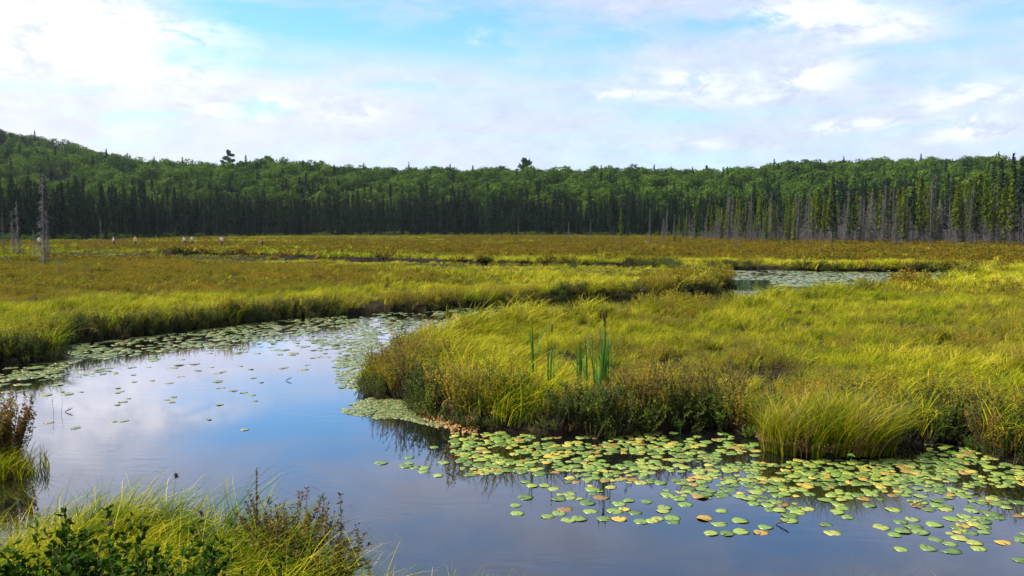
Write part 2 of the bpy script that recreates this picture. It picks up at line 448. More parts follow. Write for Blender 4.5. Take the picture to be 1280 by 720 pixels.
# ------------------------------------------------------------------ ground and water
ang = np.concatenate([np.radians(np.arange(-46, 46, .22)), np.radians(np.arange(46, 314, 3.0))])
rad = [1.2]
while rad[-1] < 120: rad.append(rad[-1] * 1.0125)
while rad[-1] < 900: rad.append(rad[-1] * 1.03)
while rad[-1] < 1400: rad.append(rad[-1] * 1.3)
rad = np.array(rad)
A, R = np.meshgrid(ang, rad)
X = R * np.sin(A); Y = R * np.cos(A)
SD = shore(X, Y)
Z = ground_z(X, Y, SD)
Z = np.where(R > 1200, Z * 0.5, Z)
na, nr = len(ang), len(rad)
V = np.stack([X, Y, Z], -1).reshape(-1, 3)
V = np.concatenate([V, [[0, 0, float(Z[0].mean())]]])
ii, jj = np.meshgrid(np.arange(nr - 1), np.arange(na), indexing='ij')
a_ = (ii * na + jj).ravel(); b_ = (ii * na + (jj + 1) % na).ravel()
Q = np.stack([a_, a_ + na, b_ + na, b_], -1)
j = np.arange(na); TR = np.stack([np.full(na, nr * na), j, (j + 1) % na], -1)
u_ = bearing_u(X, Y)
fz = np.concatenate([(sstep(-4, 6, Y - edge_d(u_)) * (Y > 0)).ravel(), [0]])
link('ground', mesh_np('ground', V, [Q, TR], M_ground, {'forest': fz}, smooth=True))['kind'] = 'structure'
wv = np.array([(-260, -12, 0), (260, -12, 0), (260, 150, 0), (-260, 150, 0)])
wo_ = link('water', mesh_np('water', wv, [np.array([[0, 1, 2, 3]])], M_water)); wo_['kind'] = 'structure'

# ------------------------------------------------------------------ vegetation clumps (instanced, uncountable)
def blades(nb, h, wd, radius, seg=4, arch=.5, lean=(.25, .05), spread=.5, r=rng, tip=0.0, base_tone=None):
    V = []; F = []; Tn = []; n = 0
    for _ in range(nb):
        hh = h * r.uniform(.55, 1.1); a = r.uniform(0, 2 * PI)
        bx, by = radius * math.sqrt(r.uniform()) * math.cos(a * 3.1), radius * math.sqrt(r.uniform()) * math.sin(a * 3.1)
        o = r.uniform(0, 2 * PI)
        dirx = math.cos(o) * spread * r.uniform(.3, 1) + lean[0] * r.uniform(.5, 1.5); diry = math.sin(o) * spread * r.uniform(.3, 1) + lean[1]
        L = math.hypot(dirx, diry) + 1e-6
        side = r.uniform(0, PI); px, py = math.cos(side), math.sin(side)
        ar = arch * r.uniform(.4, 1.4); tn = r.uniform()
        for s in range(seg + 1):
            q = s / seg
            th = (L * .6) * q + ar * q * q
            x = bx + dirx / L * hh * math.sin(min(th, 2.2)) * q * .8
            y = by + diry / L * hh * math.sin(min(th, 2.2)) * q * .8
            z = hh * q * math.cos(min(th, 1.9) * .55)
            ww = wd * (1 - q ** 1.6) * .5 * (.8 + .4 * (s > 0)) + .0004
            if s == seg:
                V.append((x, y, z)); Tn.append(tn + tip)
            else:
                V += [(x - px * ww, y - py * ww, z), (x + px * ww, y + py * ww, z)]; Tn += [tn, tn]
        for s in range(seg - 1):
            k = n + 2 * s; F.append((k, k + 1, k + 3, k + 2))
        k = n + 2 * (seg - 1); F.append((k, k + 1, k + 2))
        n += 2 * seg + 1
    return V, F, Tn
def leaf_quad(p, d, up, L, wd):
    """a pointed leaf: 4 verts rhomb folded"""
    d = d.normalized(); s = d.cross(up).normalized() if d.cross(up).length > 1e-4 else d.orthogonal().normalized()
    return [p, p + d * L * .5 + s * wd * .5, p + d * L, p + d * L * .5 - s * wd * .5]
def shrublet(ns, h, radius, nl, ll, lw, r=rnd, tone_bias=0.0, twig=True, stem_r=.003):
    mb_l, mb_s = MB(), MB()
    for _ in range(ns):
        a = r.uniform(0, 2 * PI); rr = radius * math.sqrt(r.random())
        p0 = Vector((rr * .35 * math.cos(a), rr * .35 * math.sin(a), -.03))
        hh = h * r.uniform(.6, 1.1)
        p2 = Vector((rr * math.cos(a), rr * math.sin(a), hh)); p1 = (p0 + p2) / 2 + Vector((r.uniform(-.3, .3) * rr, r.uniform(-.3, .3) * rr, hh * .1))
        if twig: mb_s.tube([p0, p1, p2], [stem_r, stem_r * .8, stem_r * .4], 3)
        st = r.random()
        for k in range(nl):
            q = r.uniform(.12, 1.0)
            p = p0.lerp(p1, q * 2) if q < .5 else p1.lerp(p2, q * 2 - 1)
            d = Vector((r.gauss(0, 1), r.gauss(0, 1), r.uniform(-.1, 1.3)))
            v = leaf_quad(p, d, Vector((r.gauss(0, .6), r.gauss(0, .6), 1)), ll * r.uniform(.6, 1.2), lw * r.uniform(.7, 1.2))
            mb_l.add([tuple(x) for x in v], [(0, 1, 2, 3)], min(1, max(0, st * .5 + r.random() * .5 + tone_bias)))
    return mb_l, mb_s
def merged(mbl, mbs, name, ml, ms):
    V = np.concatenate(mbl.v + mbs.v) if mbs.n else np.concatenate(mbl.v)
    f4 = np.array(mbl.f4); F = [f4]; mi = [np.zeros(len(f4))]
    if mbs.n:
        g4 = np.array(mbs.f4) + mbl.n; g3 = np.array(mbs.f3) + mbl.n
        F += [g3, g4]; mi += [np.ones(len(g3)), np.ones(len(g4))]
    T_ = np.concatenate(mbl.t + mbs.t) if mbs.n else np.concatenate(mbl.t)
    # group by face size handled by mesh_np order
    return mesh_np(name, V, F, [ml, ms], {'tone': T_}, np.concatenate(mi))

def proto_coll(name, meshes):
    c = bpy.data.collections.new(name)
    for i, me in enumerate(meshes):
        o = bpy.data.objects.new('%s_%02d' % (name, i), me); c.objects.link(o)
    return c
def scatter(name, coll, nproto, P, rot, scl, idx, label):
    """points -> instances of the collection's clumps by geometry nodes"""
    me = bpy.data.meshes.new(name)
    me.vertices.add(len(P)); me.vertices.foreach_set('co', np.asarray(P, np.float32).ravel())
    for nm, arr, ty, key in (('rot', rot, 'FLOAT_VECTOR', 'vector'), ('scl', scl, 'FLOAT_VECTOR', 'vector'), ('idx', idx, 'INT', 'value')):
        at = me.attributes.new(nm, ty, 'POINT'); at.data.foreach_set(key, np.asarray(arr, np.int32 if ty == 'INT' else np.float32).ravel())
    o = link(name, me); tag(o, label, None, None, 'stuff')
    g = bpy.data.node_groups.new(name, 'GeometryNodeTree')
    g.interface.new_socket('Geometry', in_out='INPUT', socket_type='NodeSocketGeometry')
    g.interface.new_socket('Geometry', in_out='OUTPUT', socket_type='NodeSocketGeometry')
    N = g.nodes; Lk = g.links
    gi = N.new('NodeGroupInput'); go = N.new('NodeGroupOutput'); ip = N.new('GeometryNodeInstanceOnPoints')
    ci = N.new('GeometryNodeCollectionInfo'); ci.inputs['Collection'].default_value = coll
    ci.inputs['Separate Children'].default_value = True; ci.inputs['Reset Children'].default_value = True
    def attr(nm, ty):
        a = N.new('GeometryNodeInputNamedAttribute'); a.data_type = ty; a.inputs['Name'].default_value = nm; return a.outputs['Attribute']
    Lk.new(gi.outputs[0], ip.inputs['Points']); Lk.new(ci.outputs[0], ip.inputs['Instance'])
    ip.inputs['Pick Instance'].default_value = True
    Lk.new(attr('idx', 'INT'), ip.inputs['Instance Index'])
    Lk.new(attr('rot', 'FLOAT_VECTOR'), ip.inputs['Rotation']); Lk.new(attr('scl', 'FLOAT_VECTOR'), ip.inputs['Scale'])
    Lk.new(ip.outputs[0], go.inputs[0])
    md = o.modifiers.new('scatter', 'NODES'); md.node_group = g
    return o

def bm_mesh(name, gen, mt):
    V_, F_, T_ = gen
    f3 = [f for f in F_ if len(f) == 3]; f4 = [f for f in F_ if len(f) == 4]
    return mesh_np(name, V_, [np.array(f3), np.array(f4)] if f4 else [np.array(f3)], mt, {'tone': T_})

sedge_near = proto_coll('sedge_near', [bm_mesh('sedge_n', blades(30, .62, .0080, .15, 5, 1.5, (.50, .05), .7), M_sedge) for _ in range(5)])
M_fine = leafy('fine_grass', sedge_col(-.03, 1.25), .3)
sedge_fine = proto_coll('sedge_fine', [bm_mesh('sedge_x', blades(34, .56, .0048, .12, 6, 1.5, (.5, .05), .6), M_fine) for _ in range(5)])
sedge_mid = proto_coll('sedge_mid', [bm_mesh('sedge_m', blades(26, .56, .016, .28, 4, 1.1, (.5, .1), .5), M_sedge) for _ in range(4)])
sedge_far = proto_coll('sedge_far', [bm_mesh('sedge_f', blades(30, .55, .045, .75, 3, .8, (.4, .1), .4), M_sedge) for _ in range(4)])
def shr(n, ns, h, rad_, nl, ll, lw, bias=0.0, ml=None, sr=.003):
    out_ = []
    for _ in range(n):
        a, b_s = shrublet(ns, h, rad_, nl, ll, lw, tone_bias=bias, stem_r=sr); out_.append(merged(a, b_s, 'shrublet', ml or M_shrub, M_twig))
    return out_
shrub_near = proto_coll('shrub_near', shr(5, 16, .50, .26, 44, .028, .011))
M_mheath = leafy('heath_mid', lambda t: t.mix(1.0, shrub_col(.05)(t), (.72, .72, .7, 1), 'MULTIPLY'), .25)
shrub_mid = proto_coll('shrub_mid', shr(4, 12, .50, .38, 22, .075, .034, 0, M_mheath, .006))
M_heath = leafy('heath', lambda t: t.mix(1.0, shrub_col(.08)(t), (.52, .50, .55, 1), 'MULTIPLY'), .25)
shrub_far = proto_coll('shrub_far', shr(4, 14, .40, .95, 12, .20, .11, 0, M_heath, .012))
HALF = math.radians(41)
def polar(n, r0, r1):
    r = np.sqrt(rng.uniform(r0 * r0, r1 * r1, n)); a = rng.uniform(-HALF, HALF, n)
    return r * np.sin(a), r * np.cos(a)
def area(r0, r1): return HALF * (r1 * r1 - r0 * r0)

def field(name, r0, r1, dens, kind, coll, npro, label, smin=.7, smax=1.3):
    n = int(area(r0, r1) * dens)
    x, y = polar(n, r0, r1)
    s = shore(x, y)
    u = bearing_u(x, y)
    keep = (s > .06) & (y < edge_d(u) + 6)
    # sedges near the water, heath shrubs away from it, mixed by patches
    pn = fbm(x / 5, y / 5, 91, 4); pf = fbm(x / 30, y / 18, 47, 3)
    r = np.hypot(x, y)
    sh = .10 + .75 * sstep(5, 16, s) * sstep(.30, .60, pf) + .9 * sstep(.53, .68, pn) * sstep(.2, .7, fbm(x / 2, y / 2, 8, 2))
    sh = np.where(r < 60, sh * .75 + .10, sh)
    heath = sstep(60, 80, r) * sstep(4, 10, s) * np.maximum(((u > 560) & (r > 95)) * sstep(.30, .5, fbm(x / 20, y / 30, 12, 2) + .25 * sstep(700, 1000, u)), (u < 480) * (r < 95))
    heath = np.maximum(heath, (u < 470) * sstep(36, 44, r) * sstep(90, 75, r) * sstep(6, 12, s) * .9)
    sh = np.maximum(sh, heath * .93)
    edge_sh = sstep(1.6, .2, s) * sstep(.45, .62, fbm(x / 4, y / 4, 61, 2))
    forced = (((u > 695) & (u < 940)) | ((u > 1155) & (u < 1240))) & (r < 17.5)
    sh = np.clip(sh + edge_sh * .7, 0.04, .95)
    sh = np.where(forced & (s < 1.3), .97, sh)
    sh = np.where(r < 9.5, sh * .35, sh)
    sh = np.where((r > 11) & (r < 40) & (x > -6), np.clip(sh * .95 + .14, 0, .97), sh)
    pick = vnoise(x * 37.7, y * 41.3, 5) * .5 + rng.uniform(0, 1, n) * .5
    hole = fbm(x / .75, y / .75, 555, 2)
    keep &= ~((r < 60) & (hole < .40) & (rng.uniform(0, 1, n) < .8))
    keep &= (pick < sh) if kind == 'shrub' else (pick >= sh * .8)
    x, y, s, r = x[keep], y[keep], s[keep], r[keep]
    z = ground_z(x, y, s) - .02
    hh = rng.uniform(smin, smax, len(x)) * (.30 + 1.45 * fbm(x / 1.3, y / 1.3, 19, 3)) 
    hh *= .62 + .52 * sstep(2.6, .5, s)
    hh *= np.where((poly_sd(loop, x, y) < 10) & (y < np.interp(x, [p_[0] for p_ in f1], [p_[1] for p_ in f1]) - 2), .45, 1)
    hh *= np.where(r < 9.5, (.70 if kind == 'shrub' else .85) * (.62 + .38 * sstep(4, 9, r)), 1)
    hh *= np.where(r < 9.8, 1.15 if kind == 'shrub' else 1.34, 1)
    sc = np.stack([hh * rng.uniform(.9, 1.2, len(x)), hh * rng.uniform(.9, 1.2, len(x)), hh], -1)
    wn = (fbm(x / 12, y / 12, 29, 2) - .5) * 2.4
    spin = 3.1 if kind == 'shrub' else 1.25
    rot = np.stack([rng.normal(0, .2, len(x)), rng.normal(0, .2, len(x)), rng.uniform(-spin, spin, len(x)) + wn], -1)
    scatter(name, coll, npro, np.stack([x, y, z], -1), rot, sc, rng.integers(0, npro, len(x)), label)
    print(name, len(x))
field('sedge_grass', 3.4, 9.8, 115, 'sedge', sedge_fine, 5, 'fine arching grass on the bank at the viewer\'s feet')
field('sedge_grass', 9.8, 28, 40, 'sedge', sedge_near, 5, 'arching yellow-green sedge covering the banks nearest the viewer')
field('sedge_grass', 28, 45, 24, 'sedge', sedge_near, 5, 'golden green sedge over the back of the promontory')
field('sedge_grass', 45, 85, 10, 'sedge', sedge_mid, 4, 'yellow-green sedge over the middle of the marsh behind the bend')
field('sedge_grass', 85, 310, 1.0, 'sedge', sedge_far, 4, 'pale sedge over the far marsh up to the forest edge')
field('heath_shrubs', 3.4, 28, 26, 'shrub', shrub_near, 5, 'low rust and olive bog shrubs among the near sedge')
field('heath_shrubs', 28, 45, 16, 'shrub', shrub_near, 5, 'olive and rust bog shrubs over the back of the promontory')
field('heath_shrubs', 45, 85, 6, 'shrub', shrub_mid, 4, 'low olive brown bog shrubs in the middle marsh')
field('heath_shrubs', 85, 310, .9, 'shrub', shrub_far, 4, 'brownish bog shrubs of the far marsh')
#PART2
# ------------------------------------------------------------------ shrub skirt on the banks, bank shade painted into its darkened leaves
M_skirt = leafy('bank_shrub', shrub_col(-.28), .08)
skirt = proto_coll('bank_skirt', shr(4, 16, .62, .34, 26, .05, .022, 0, M_skirt, .005))
n = 60000
x, y = polar(n, 7, 75)
s = shore(x, y)
k = (s > .0) & (s < .62) & (rng.uniform(0, 1, n) < .18 * (1 - .8 * ((bearing_u(x, y) > 560) & (bearing_u(x, y) < 690))) + .82 * (~((bearing_u(x, y) > 560) & (bearing_u(x, y) < 690))) * ((fbm(x / 3, y / 3, 201, 2) > .46) | ((bearing_u(x, y) > 690) & (bearing_u(x, y) < 940) & (y < 18)))) & (y > 9.5)
x, y, s = x[k], y[k], s[k]
sc = rng.uniform(.7, 1.15, len(x)); sc = np.stack([sc, sc, sc * .95], -1)
n = 90000; x2, y2 = polar(n, 8, 60); s2 = shore(x2, y2); k = (s2 > -.16) & (s2 < .22) & (y2 > 9.5) & (rng.uniform(0, 1, n) < .75); x2, y2, s2 = x2[k], y2[k], s2[k]
x = np.concatenate([x, x2]); y = np.concatenate([y, y2]); s = np.concatenate([s, s2]); q2 = rng.uniform(.35, .62, len(x2)); sc = np.concatenate([sc, np.stack([q2, q2, q2 * .9], -1)])
scatter('bank_shrubs', skirt, 4, np.stack([x, y, np.maximum(ground_z(x, y, s) - .05, -.02)], -1), np.stack([rng.normal(0, .3, len(x)), rng.normal(0, .3, len(x)), rng.uniform(-3, 3, len(x))], -1), sc, rng.integers(0, 4, len(x)), 'twiggy leatherleaf shrubs, shade painted into their leaves, overhanging the river banks')
print('skirt', len(x))

def gz(x, y): return float(ground_z(np.array([x]), np.array([y]))[0])
def proj(x, y, z):
    p = cam.matrix_basis.inverted() @ Vector((x, y, z)); return 640 + FPX * p.x / -p.z, 360 - FPX * p.y / -p.z
def tree_like(u, d): return (u - 640) / FPX * d, d

# ------------------------------------------------------------------ trees
def conifer_col(lo, hi, var=.5):
    def f(t):
        k = t.m('ADD', t.m('MULTIPLY', tone(t), 1 - var), t.m('MULTIPLY', orand(t), var))
        return t.mix(k, (*lo, 1), (*hi, 1))
    return f
M_spruce = leafy('spruce_needles', conifer_col((.003, .011, .006), (.024, .054, .018), .62), .12)
M_tam = leafy('tamarack_needles', conifer_col((.035, .08, .005), (.19, .22, .010)), .35)
M_decid = leafy('broadleaf_crown', conifer_col((.012, .042, .008), (.098, .165, .016), .7), .3)
M_pine = leafy('pine_needles', conifer_col((.02, .06, .02), (.06, .12, .035)), .2)

def spruce_meshes(H, wr, whorls, bare, r, mneed, sparse=1.0, dead=.0, tw=M_snag):
    """returns trunk mesh, crown mesh (needles), dead lower twigs inside the trunk mesh"""
    tr, cr = MB(), MB()
    lean = r.uniform(-.15, .15)
    tr.tube([(0, 0, -.4), (lean * .4, 0, H * .5), (lean, 0, H * .985)], [H * .0085, H * .006, .015], 6)
    for i in range(whorls):
        q = bare + (1 - bare) * (i / whorls) ** .95
        z = H * q; R = H * wr * (1 - ((q - bare) / (1 - bare))) ** .75 * r.uniform(.65, 1.15) + .10
        if q < bare + .1: R *= .75
        x0 = lean * q
        for b in range(r.choice((4, 5, 6, 7))):
            if r.random() > sparse: continue
            a = r.uniform(0, 2 * PI); L = R * r.uniform(.6, 1.15)
            c, s_ = math.cos(a), math.sin(a); dr = -.25 * L * r.uniform(.3, 1.4) + .1 * L
            p0 = Vector((x0, 0, z)); p2 = Vector((x0 + c * L, s_ * L, z + dr)); p1 = (p0 + p2) / 2 + Vector((0, 0, .03 * L))
            t0 = r.random()
            wq = .16 * L + .10
            sd_ = Vector((-s_, c, 0)) * wq
            cr.add([p0, p1 + sd_ + Vector((0, 0, -.06)), p2, p1 - sd_ + Vector((0, 0, -.06))], [(0, 1, 2, 3)], t0)
            for k in range(3):                     # hanging sprays
                pp = p0.lerp(p2, r.uniform(.3, 1)); dd = Vector((r.uniform(-.3, .3), r.uniform(-.3, .3), -r.uniform(.25, .6))) * (.5 + .3 * L)
                e = Vector((-s_, c, 0)) * r.uniform(.12, .3) + Vector((c, s_, 0)) * r.uniform(-.2, .2)
                cr.add([pp + e, pp - e, pp + dd + e * .3], [(0, 1, 2)], min(1, t0 * .7 + r.random() * .4))
    cr.add([(lean - .06, 0, H * .97), (lean + .06, 0, H * .97), (lean, .0, H * 1.02)], [(0, 1, 2)], .5)
    cr.add([(lean, -.06, H * .96), (lean, .06, H * .96), (lean, .0, H * 1.015)], [(0, 1, 2)], .5)
    if dead:
        tw_twigs(tr, H, dead, 0.06, min(bare + .12, .99), lean, r, H * wr * .95)
    return tr.mesh('trunk', tw), cr.mesh('crown', mneed)
def tw_twigs(mb, H, n, q0, q1, lean, r, L0):
    for k in range(int(n)):
        q = r.uniform(q0, q1); a = r.uniform(0, 2 * PI); L = L0 * r.uniform(.4, 1.1) * (1.1 - q * .7)
        p = Vector((lean * q, 0, H * q)); e = p + Vector((math.cos(a) * L, math.sin(a) * L, -L * r.uniform(-.1, .5)))
        mb.tube([p, (p + e) / 2 + Vector((0, 0, .06)), e], [.028, .018, .006], 3, cap=False)
        for j in range(3):
            m_ = p.lerp(e, r.uniform(.3, .9)); e2 = m_ + Vector((r.uniform(-.35, .35), r.uniform(-.35, .35), r.uniform(-.4, .1))) * L * .6
            mb.tube([m_, e2], [.012, .005], 3, cap=False)

def decid_mesh(H, Rc, r, lobes=13, per=105, ml=M_decid):
    tr, cr = MB(), MB()
    tr.tube([(0, 0, -.5), (.1, 0, H * .3), (0, .1, H * .62)], [.2, .15, .07], 6)
    cs_ = []
    for i in range(lobes):
        a = i * 2.4 + r.uniform(-.4, .4); q = (i + .5) / lobes
        rr = Rc * .72 * math.sin(PI * (.22 + .70 * q)) * r.uniform(.6, 1.1); z = H * (.36 + .52 * q) + r.uniform(-.4, .4)
        c = Vector((math.cos(a) * rr * .9, math.sin(a) * rr * .9, z)); cs_.append(c)
        tr.tube([(0, 0, H * (.22 + .35 * q)), tuple(c * .6 + Vector((0, 0, H * .16))), tuple(c)], [.08, .05, .02], 4, cap=False)
        R_ = Rc * r.uniform(.36, .56); t0 = r.random() * .6
        for k in range(per):
            d = Vector((r.gauss(0, 1), r.gauss(0, 1), r.gauss(.25, 1))).normalized()
            p = c + Vector((d.x, d.y, d.z * .8)) * R_ * r.uniform(.55, 1.08)
            nrm = (d + Vector((r.gauss(0, .45), r.gauss(0, .45), r.gauss(0, .45)))).normalized()
            s1 = nrm.orthogonal().normalized(); s2 = nrm.cross(s1)
            an = r.uniform(0, PI); a1 = (s1 * math.cos(an) + s2 * math.sin(an)); a2 = nrm.cross(a1)
            L = r.uniform(.22, .42)
            cr.add([p + a1 * L, p + a2 * L * .7, p - a1 * L, p - a2 * L * .6], [(0, 1, 2, 3)], min(1, t0 + r.random() * .4))
    return tr.mesh('trunk', M_bark), cr.mesh('crown', ml)
def pine_mesh(H, r, nb=16, q0=.35, flatness=.25, Rm=.26):
    tr, cr = MB(), MB()
    tr.tube([(0, 0, -.5), (.15, 0, H * .5), (.05, .1, H * .97)], [.28, .2, .04], 6)
    for i in range(nb):
        q = q0 + (1 - q0) * i / nb + r.uniform(-.01, .01); a = r.uniform(0, 2 * PI)
        L = H * Rm * math.sin(PI * (.25 + .68 * (q - q0) / (1 - q0))) * r.uniform(.55, 1.2)
        p = Vector((.1, .05, H * q)); e = p + Vector((math.cos(a) * L, math.sin(a) * L, L * r.uniform(.05, .4)))
        tr.tube([p, p.lerp(e, .5) - Vector((0, 0, .1)), e], [.07, .05, .02], 4, cap=False)
        for k in range(150):
            f = r.uniform(.35, 1.08); c = p.lerp(e, f) + Vector((r.gauss(0, .5), r.gauss(0, .5), r.gauss(.15, flatness)))
            d = Vector((r.gauss(0, 1), r.gauss(0, 1), abs(r.gauss(.5, .5)))).normalized(); s1 = d.orthogonal().normalized()
            L2 = r.uniform(.35, .75)
            cr.add([c - s1 * .2, c + s1 * .2, c + d * L2 + s1 * .28, c + d * L2 - s1 * .28], [(0, 1, 2, 3)], r.random())
    return tr.mesh('trunk', M_bark), cr.mesh('crown', M_pine)
def snag_mesh(H, n, r, m_=M_snag, L0=1.35):
    tr, br = MB(), MB(); ln = r.uniform(-.5, .5)
    tr.tube([(0, 0, -.4), (ln * .3, 0, H * .5), (ln, 0, H)], [H * .008 + .02, H * .006 + .012, .012], 6)
    tw_twigs(br, H, n, .10, .98, ln, r, L0)
    return tr.mesh('trunk', m_), br.mesh('branches', m_)

SPR = [spruce_meshes(16, rnd.uniform(.115, .16), 46, .05, rnd, M_spruce) for _ in range(5)]
TAM = [spruce_meshes(13, rnd.uniform(.085, .11), 34, bb, rnd, M_tam, .85, 90) for bb in (.14, .26, .36, .22)]
BSP = [spruce_meshes(14, rnd.uniform(.065, .085), 30, bb, rnd, M_spruce, .9, 80) for bb in (.22, .40, .32)]
DEC = [decid_mesh(14, rnd.uniform(3.6, 4.6), rnd) for _ in range(5)]
PIN = [pine_mesh(20, rnd) for _ in range(2)] + [pine_mesh(16, rnd, 22, .4, .4, .30)]
SNG = [snag_mesh(rnd.uniform(9, 12), 170, rnd) for _ in range(4)]
SNGW = [snag_mesh(10.5, 230, rnd, simple('weathered_wood', (.07, .065, .07), (.17, .155, .16), 2), 1.5) for _ in range(2)]
SNGD = [snag_mesh(8, 16, rnd, M_snagd, .5) for _ in range(2)]
YSP = [spruce_meshes(5, .2, 22, .02, rnd, M_spruce)]

def combined(pair):
    """one mesh for the far stuff copies"""
    a, b_ = pair
    va = np.zeros(len(a.vertices) * 3); a.vertices.foreach_get('co', va)
    vb = np.zeros(len(b_.vertices) * 3); b_.vertices.foreach_get('co', vb)
    V_ = np.concatenate([va.reshape(-1, 3), vb.reshape(-1, 3)]); n0 = len(a.vertices)
    f = {3: [[], []], 4: [[], []]}
    for p_ in a.polygons: f[len(p_.vertices)][0].append(list(p_.vertices))
    for p_ in b_.polygons: f[len(p_.vertices)][1].append([i + n0 for i in p_.vertices])
    F, mi = [], []
    for k_ in (3, 4):
        for w_ in (0, 1):
            if f[k_][w_]: F.append(np.array(f[k_][w_])); mi.append(np.full(len(f[k_][w_]), w_))
    ta = np.zeros(n0); a.attributes['tone'].data.foreach_get('value', ta)
    tb = np.zeros(len(b_.vertices)); b_.attributes['tone'].data.foreach_get('value', tb)
    return mesh_np('tree', V_, F, [a.materials[0], b_.materials[0]], {'tone': np.concatenate([ta, tb])}, np.concatenate(mi))
F_spr = proto_coll('forest_spruce', [combined(p_) for p_ in SPR[:4]])
F_dec = proto_coll('forest_broadleaf', [combined(p_) for p_ in DEC])
F_mix = proto_coll('bog_trees', [combined(p_) for p_ in TAM[:2] + BSP[:2] + SNG[:2]])

TREES = []
def tree(kind, pair, x, y, H, H0, cat, extra=None):
    o = empty(kind, (x, y, gz(x, y) - .1), rnd.uniform(-3, 3)); k_ = H / H0
    wv_ = rnd.uniform(.85, 1.15)
    o.scale = (k_ * wv_, k_ * wv_, k_)
    link('trunk', pair[0], o); link(pair[1].name.split('.')[0], pair[1], o)
    tag(o, None, cat); u_, v_ = proj(x, y, o.location.z)
    TREES.append(dict(near=-y, o=o, u=u_, v=v_, d=y, H=H, kind=kind, cat=cat, extra=extra))
    return o

# front row of the dark spruces along the far edge of the marsh
for i in range(215):
    u = -50 + (i + rnd.random()) / 215 * 960
    d = float(edge_d(np.array(u))) + rnd.uniform(0, 9)
    x, y = tree_like(u, d)
    H = (8 + 7 * rnd.random() ** .9) * (.70 + .55 * float(vnoise(u / 26, 3.3, 9))) if u > 175 else rnd.uniform(7, 17.5) * float(np.interp(u, [0, 100, 175], [1, .95, .85]))
    if rnd.random() < .10: H *= .6
    j = rnd.randrange(5); tree('spruce_tree', SPR[j], x, y, H, 16, 'spruce')
n = 2600
uu = rng.uniform(-330, 1650, n); dd = edge_d(uu) + 6 + rng.uniform(0, 60, n)
xs = (uu - 640) / FPX * dd
H = rng.uniform(.50, 1.0, n) * (.62 + .70 * vnoise(uu / 30, dd / 14, 19))
sc = np.stack([H * rng.uniform(.9, 1.2, n), H * rng.uniform(.9, 1.2, n), H], -1)
scatter('spruce_wood', F_spr, 4, np.stack([xs, dd, ground_z(xs, dd) - .1], -1), np.stack([0 * xs, 0 * xs, rng.uniform(-3, 3, n)], -1), sc, rng.integers(0, 4, n), 'dense dark spruce wood standing behind the front row of spruces')
# broadleaf forest up the hills
n = 4600
uu = rng.uniform(-420, 1750, n); dd = edge_d(uu) + 38 + (ridge_d(uu) - edge_d(uu) - 20) * rng.uniform(0, 1, n) ** .85
xs = (uu - 640) / FPX * dd
H = rng.uniform(.72, 1.22, n)
isp = (rng.uniform(0, 1, n) < .16) & ((dd < ridge_d(uu) - 25) | (rng.uniform(0, 1, n) < .15))
near_rank = dd < 1e9
cand = np.where((~isp) & (uu > -30) & (uu < 1310))[0]
first = cand[np.argsort(dd[cand])][:0]
# the largest-looking 240 become single trees: crowns right behind the spruces and those on the skyline
ridge = cand[(dd[cand] > ridge_d(uu[cand]) - 14)]
rng.shuffle(ridge); ridge = ridge[:110]
front = [i for i in cand[np.argsort(dd[cand])] if i not in set(ridge)][:130]
single = np.zeros(n, bool); single[ridge] = True; single[front] = True
for i in list(ridge) + list(front):
    tree('broadleaf_tree', DEC[rnd.randrange(5)], float(xs[i]), float(dd[i]), 14 * float(H[i]), 14, 'broadleaf tree', 'ridge' if single[i] and i in ridge else 'slope')
for nm, msk, coll, npz, lab in (('broadleaf_forest', (~isp) & ~single, F_dec, 5, 'mid green broadleaf forest covering the low hills'), ('hill_spruces', isp, F_spr, 4, 'dark spruces mixed into the forest on the hills')):
    q = np.where(msk)[0]; h = H[q]
    scatter(nm, coll, npz, np.stack([xs[q], dd[q], ground_z(xs[q], dd[q]) - .2], -1), np.stack([0 * h, 0 * h, rng.uniform(-3, 3, len(q))], -1), np.stack([h * 1.15, h * 1.15, h], -1) if nm[0] == 'b' else np.stack([h, h, h * .95], -1), rng.integers(0, npz, len(q)), lab)

# bog trees at the right: living tops over grey dead twigs, and dead snags
def front_d(u): return float(np.interp(u, [700, 850, 900, 960, 1100, 1280, 1600], [250, 206, 178, 156, 148, 140, 136]))
for i in range(290):
    u = 828 + (i + rnd.random()) / 290 * 490
    f0 = front_d(u); e0 = float(edge_d(np.array(u)))
    d = f0 + (e0 - f0 + 4) * rnd.random() ** 1.15
    if u < 900 and rnd.random() < .3: continue
    x, y = tree_like(u, d)
    big = np.interp(u, [830, 940, 1100, 1280], [.62, .85, .95, 1.08])
    q = rnd.random()
    if q < .38:
        to = tree('tamarack_tree', TAM[rnd.randrange(4)], x, y, rnd.uniform(6, 13.5) * big, 13, 'tamarack'); to.scale = (to.scale[0] * .8, to.scale[1] * .8, to.scale[2])
    elif q < .60: tree('bog_spruce_tree', BSP[rnd.randrange(3)], x, y, rnd.uniform(9, 15) * big, 14, 'spruce')
    else: tree('dead_tree', SNG[rnd.randrange(4)], x, y, rnd.uniform(6, 12.5) * big, 10.5, 'dead tree')
n = 900
uu = rng.uniform(880, 1650, n); f0 = np.interp(uu, [850, 900, 960, 1100, 1280, 1600], [228, 202, 184, 172, 164, 156])
dd = f0 + (edge_d(uu) + 14 - f0) * rng.uniform(0, 1, n); xs = (uu - 640) / FPX * dd
H = rng.uniform(.45, 1.0, n) * np.interp(uu, [850, 1000, 1280], [.72, .9, 1.08])
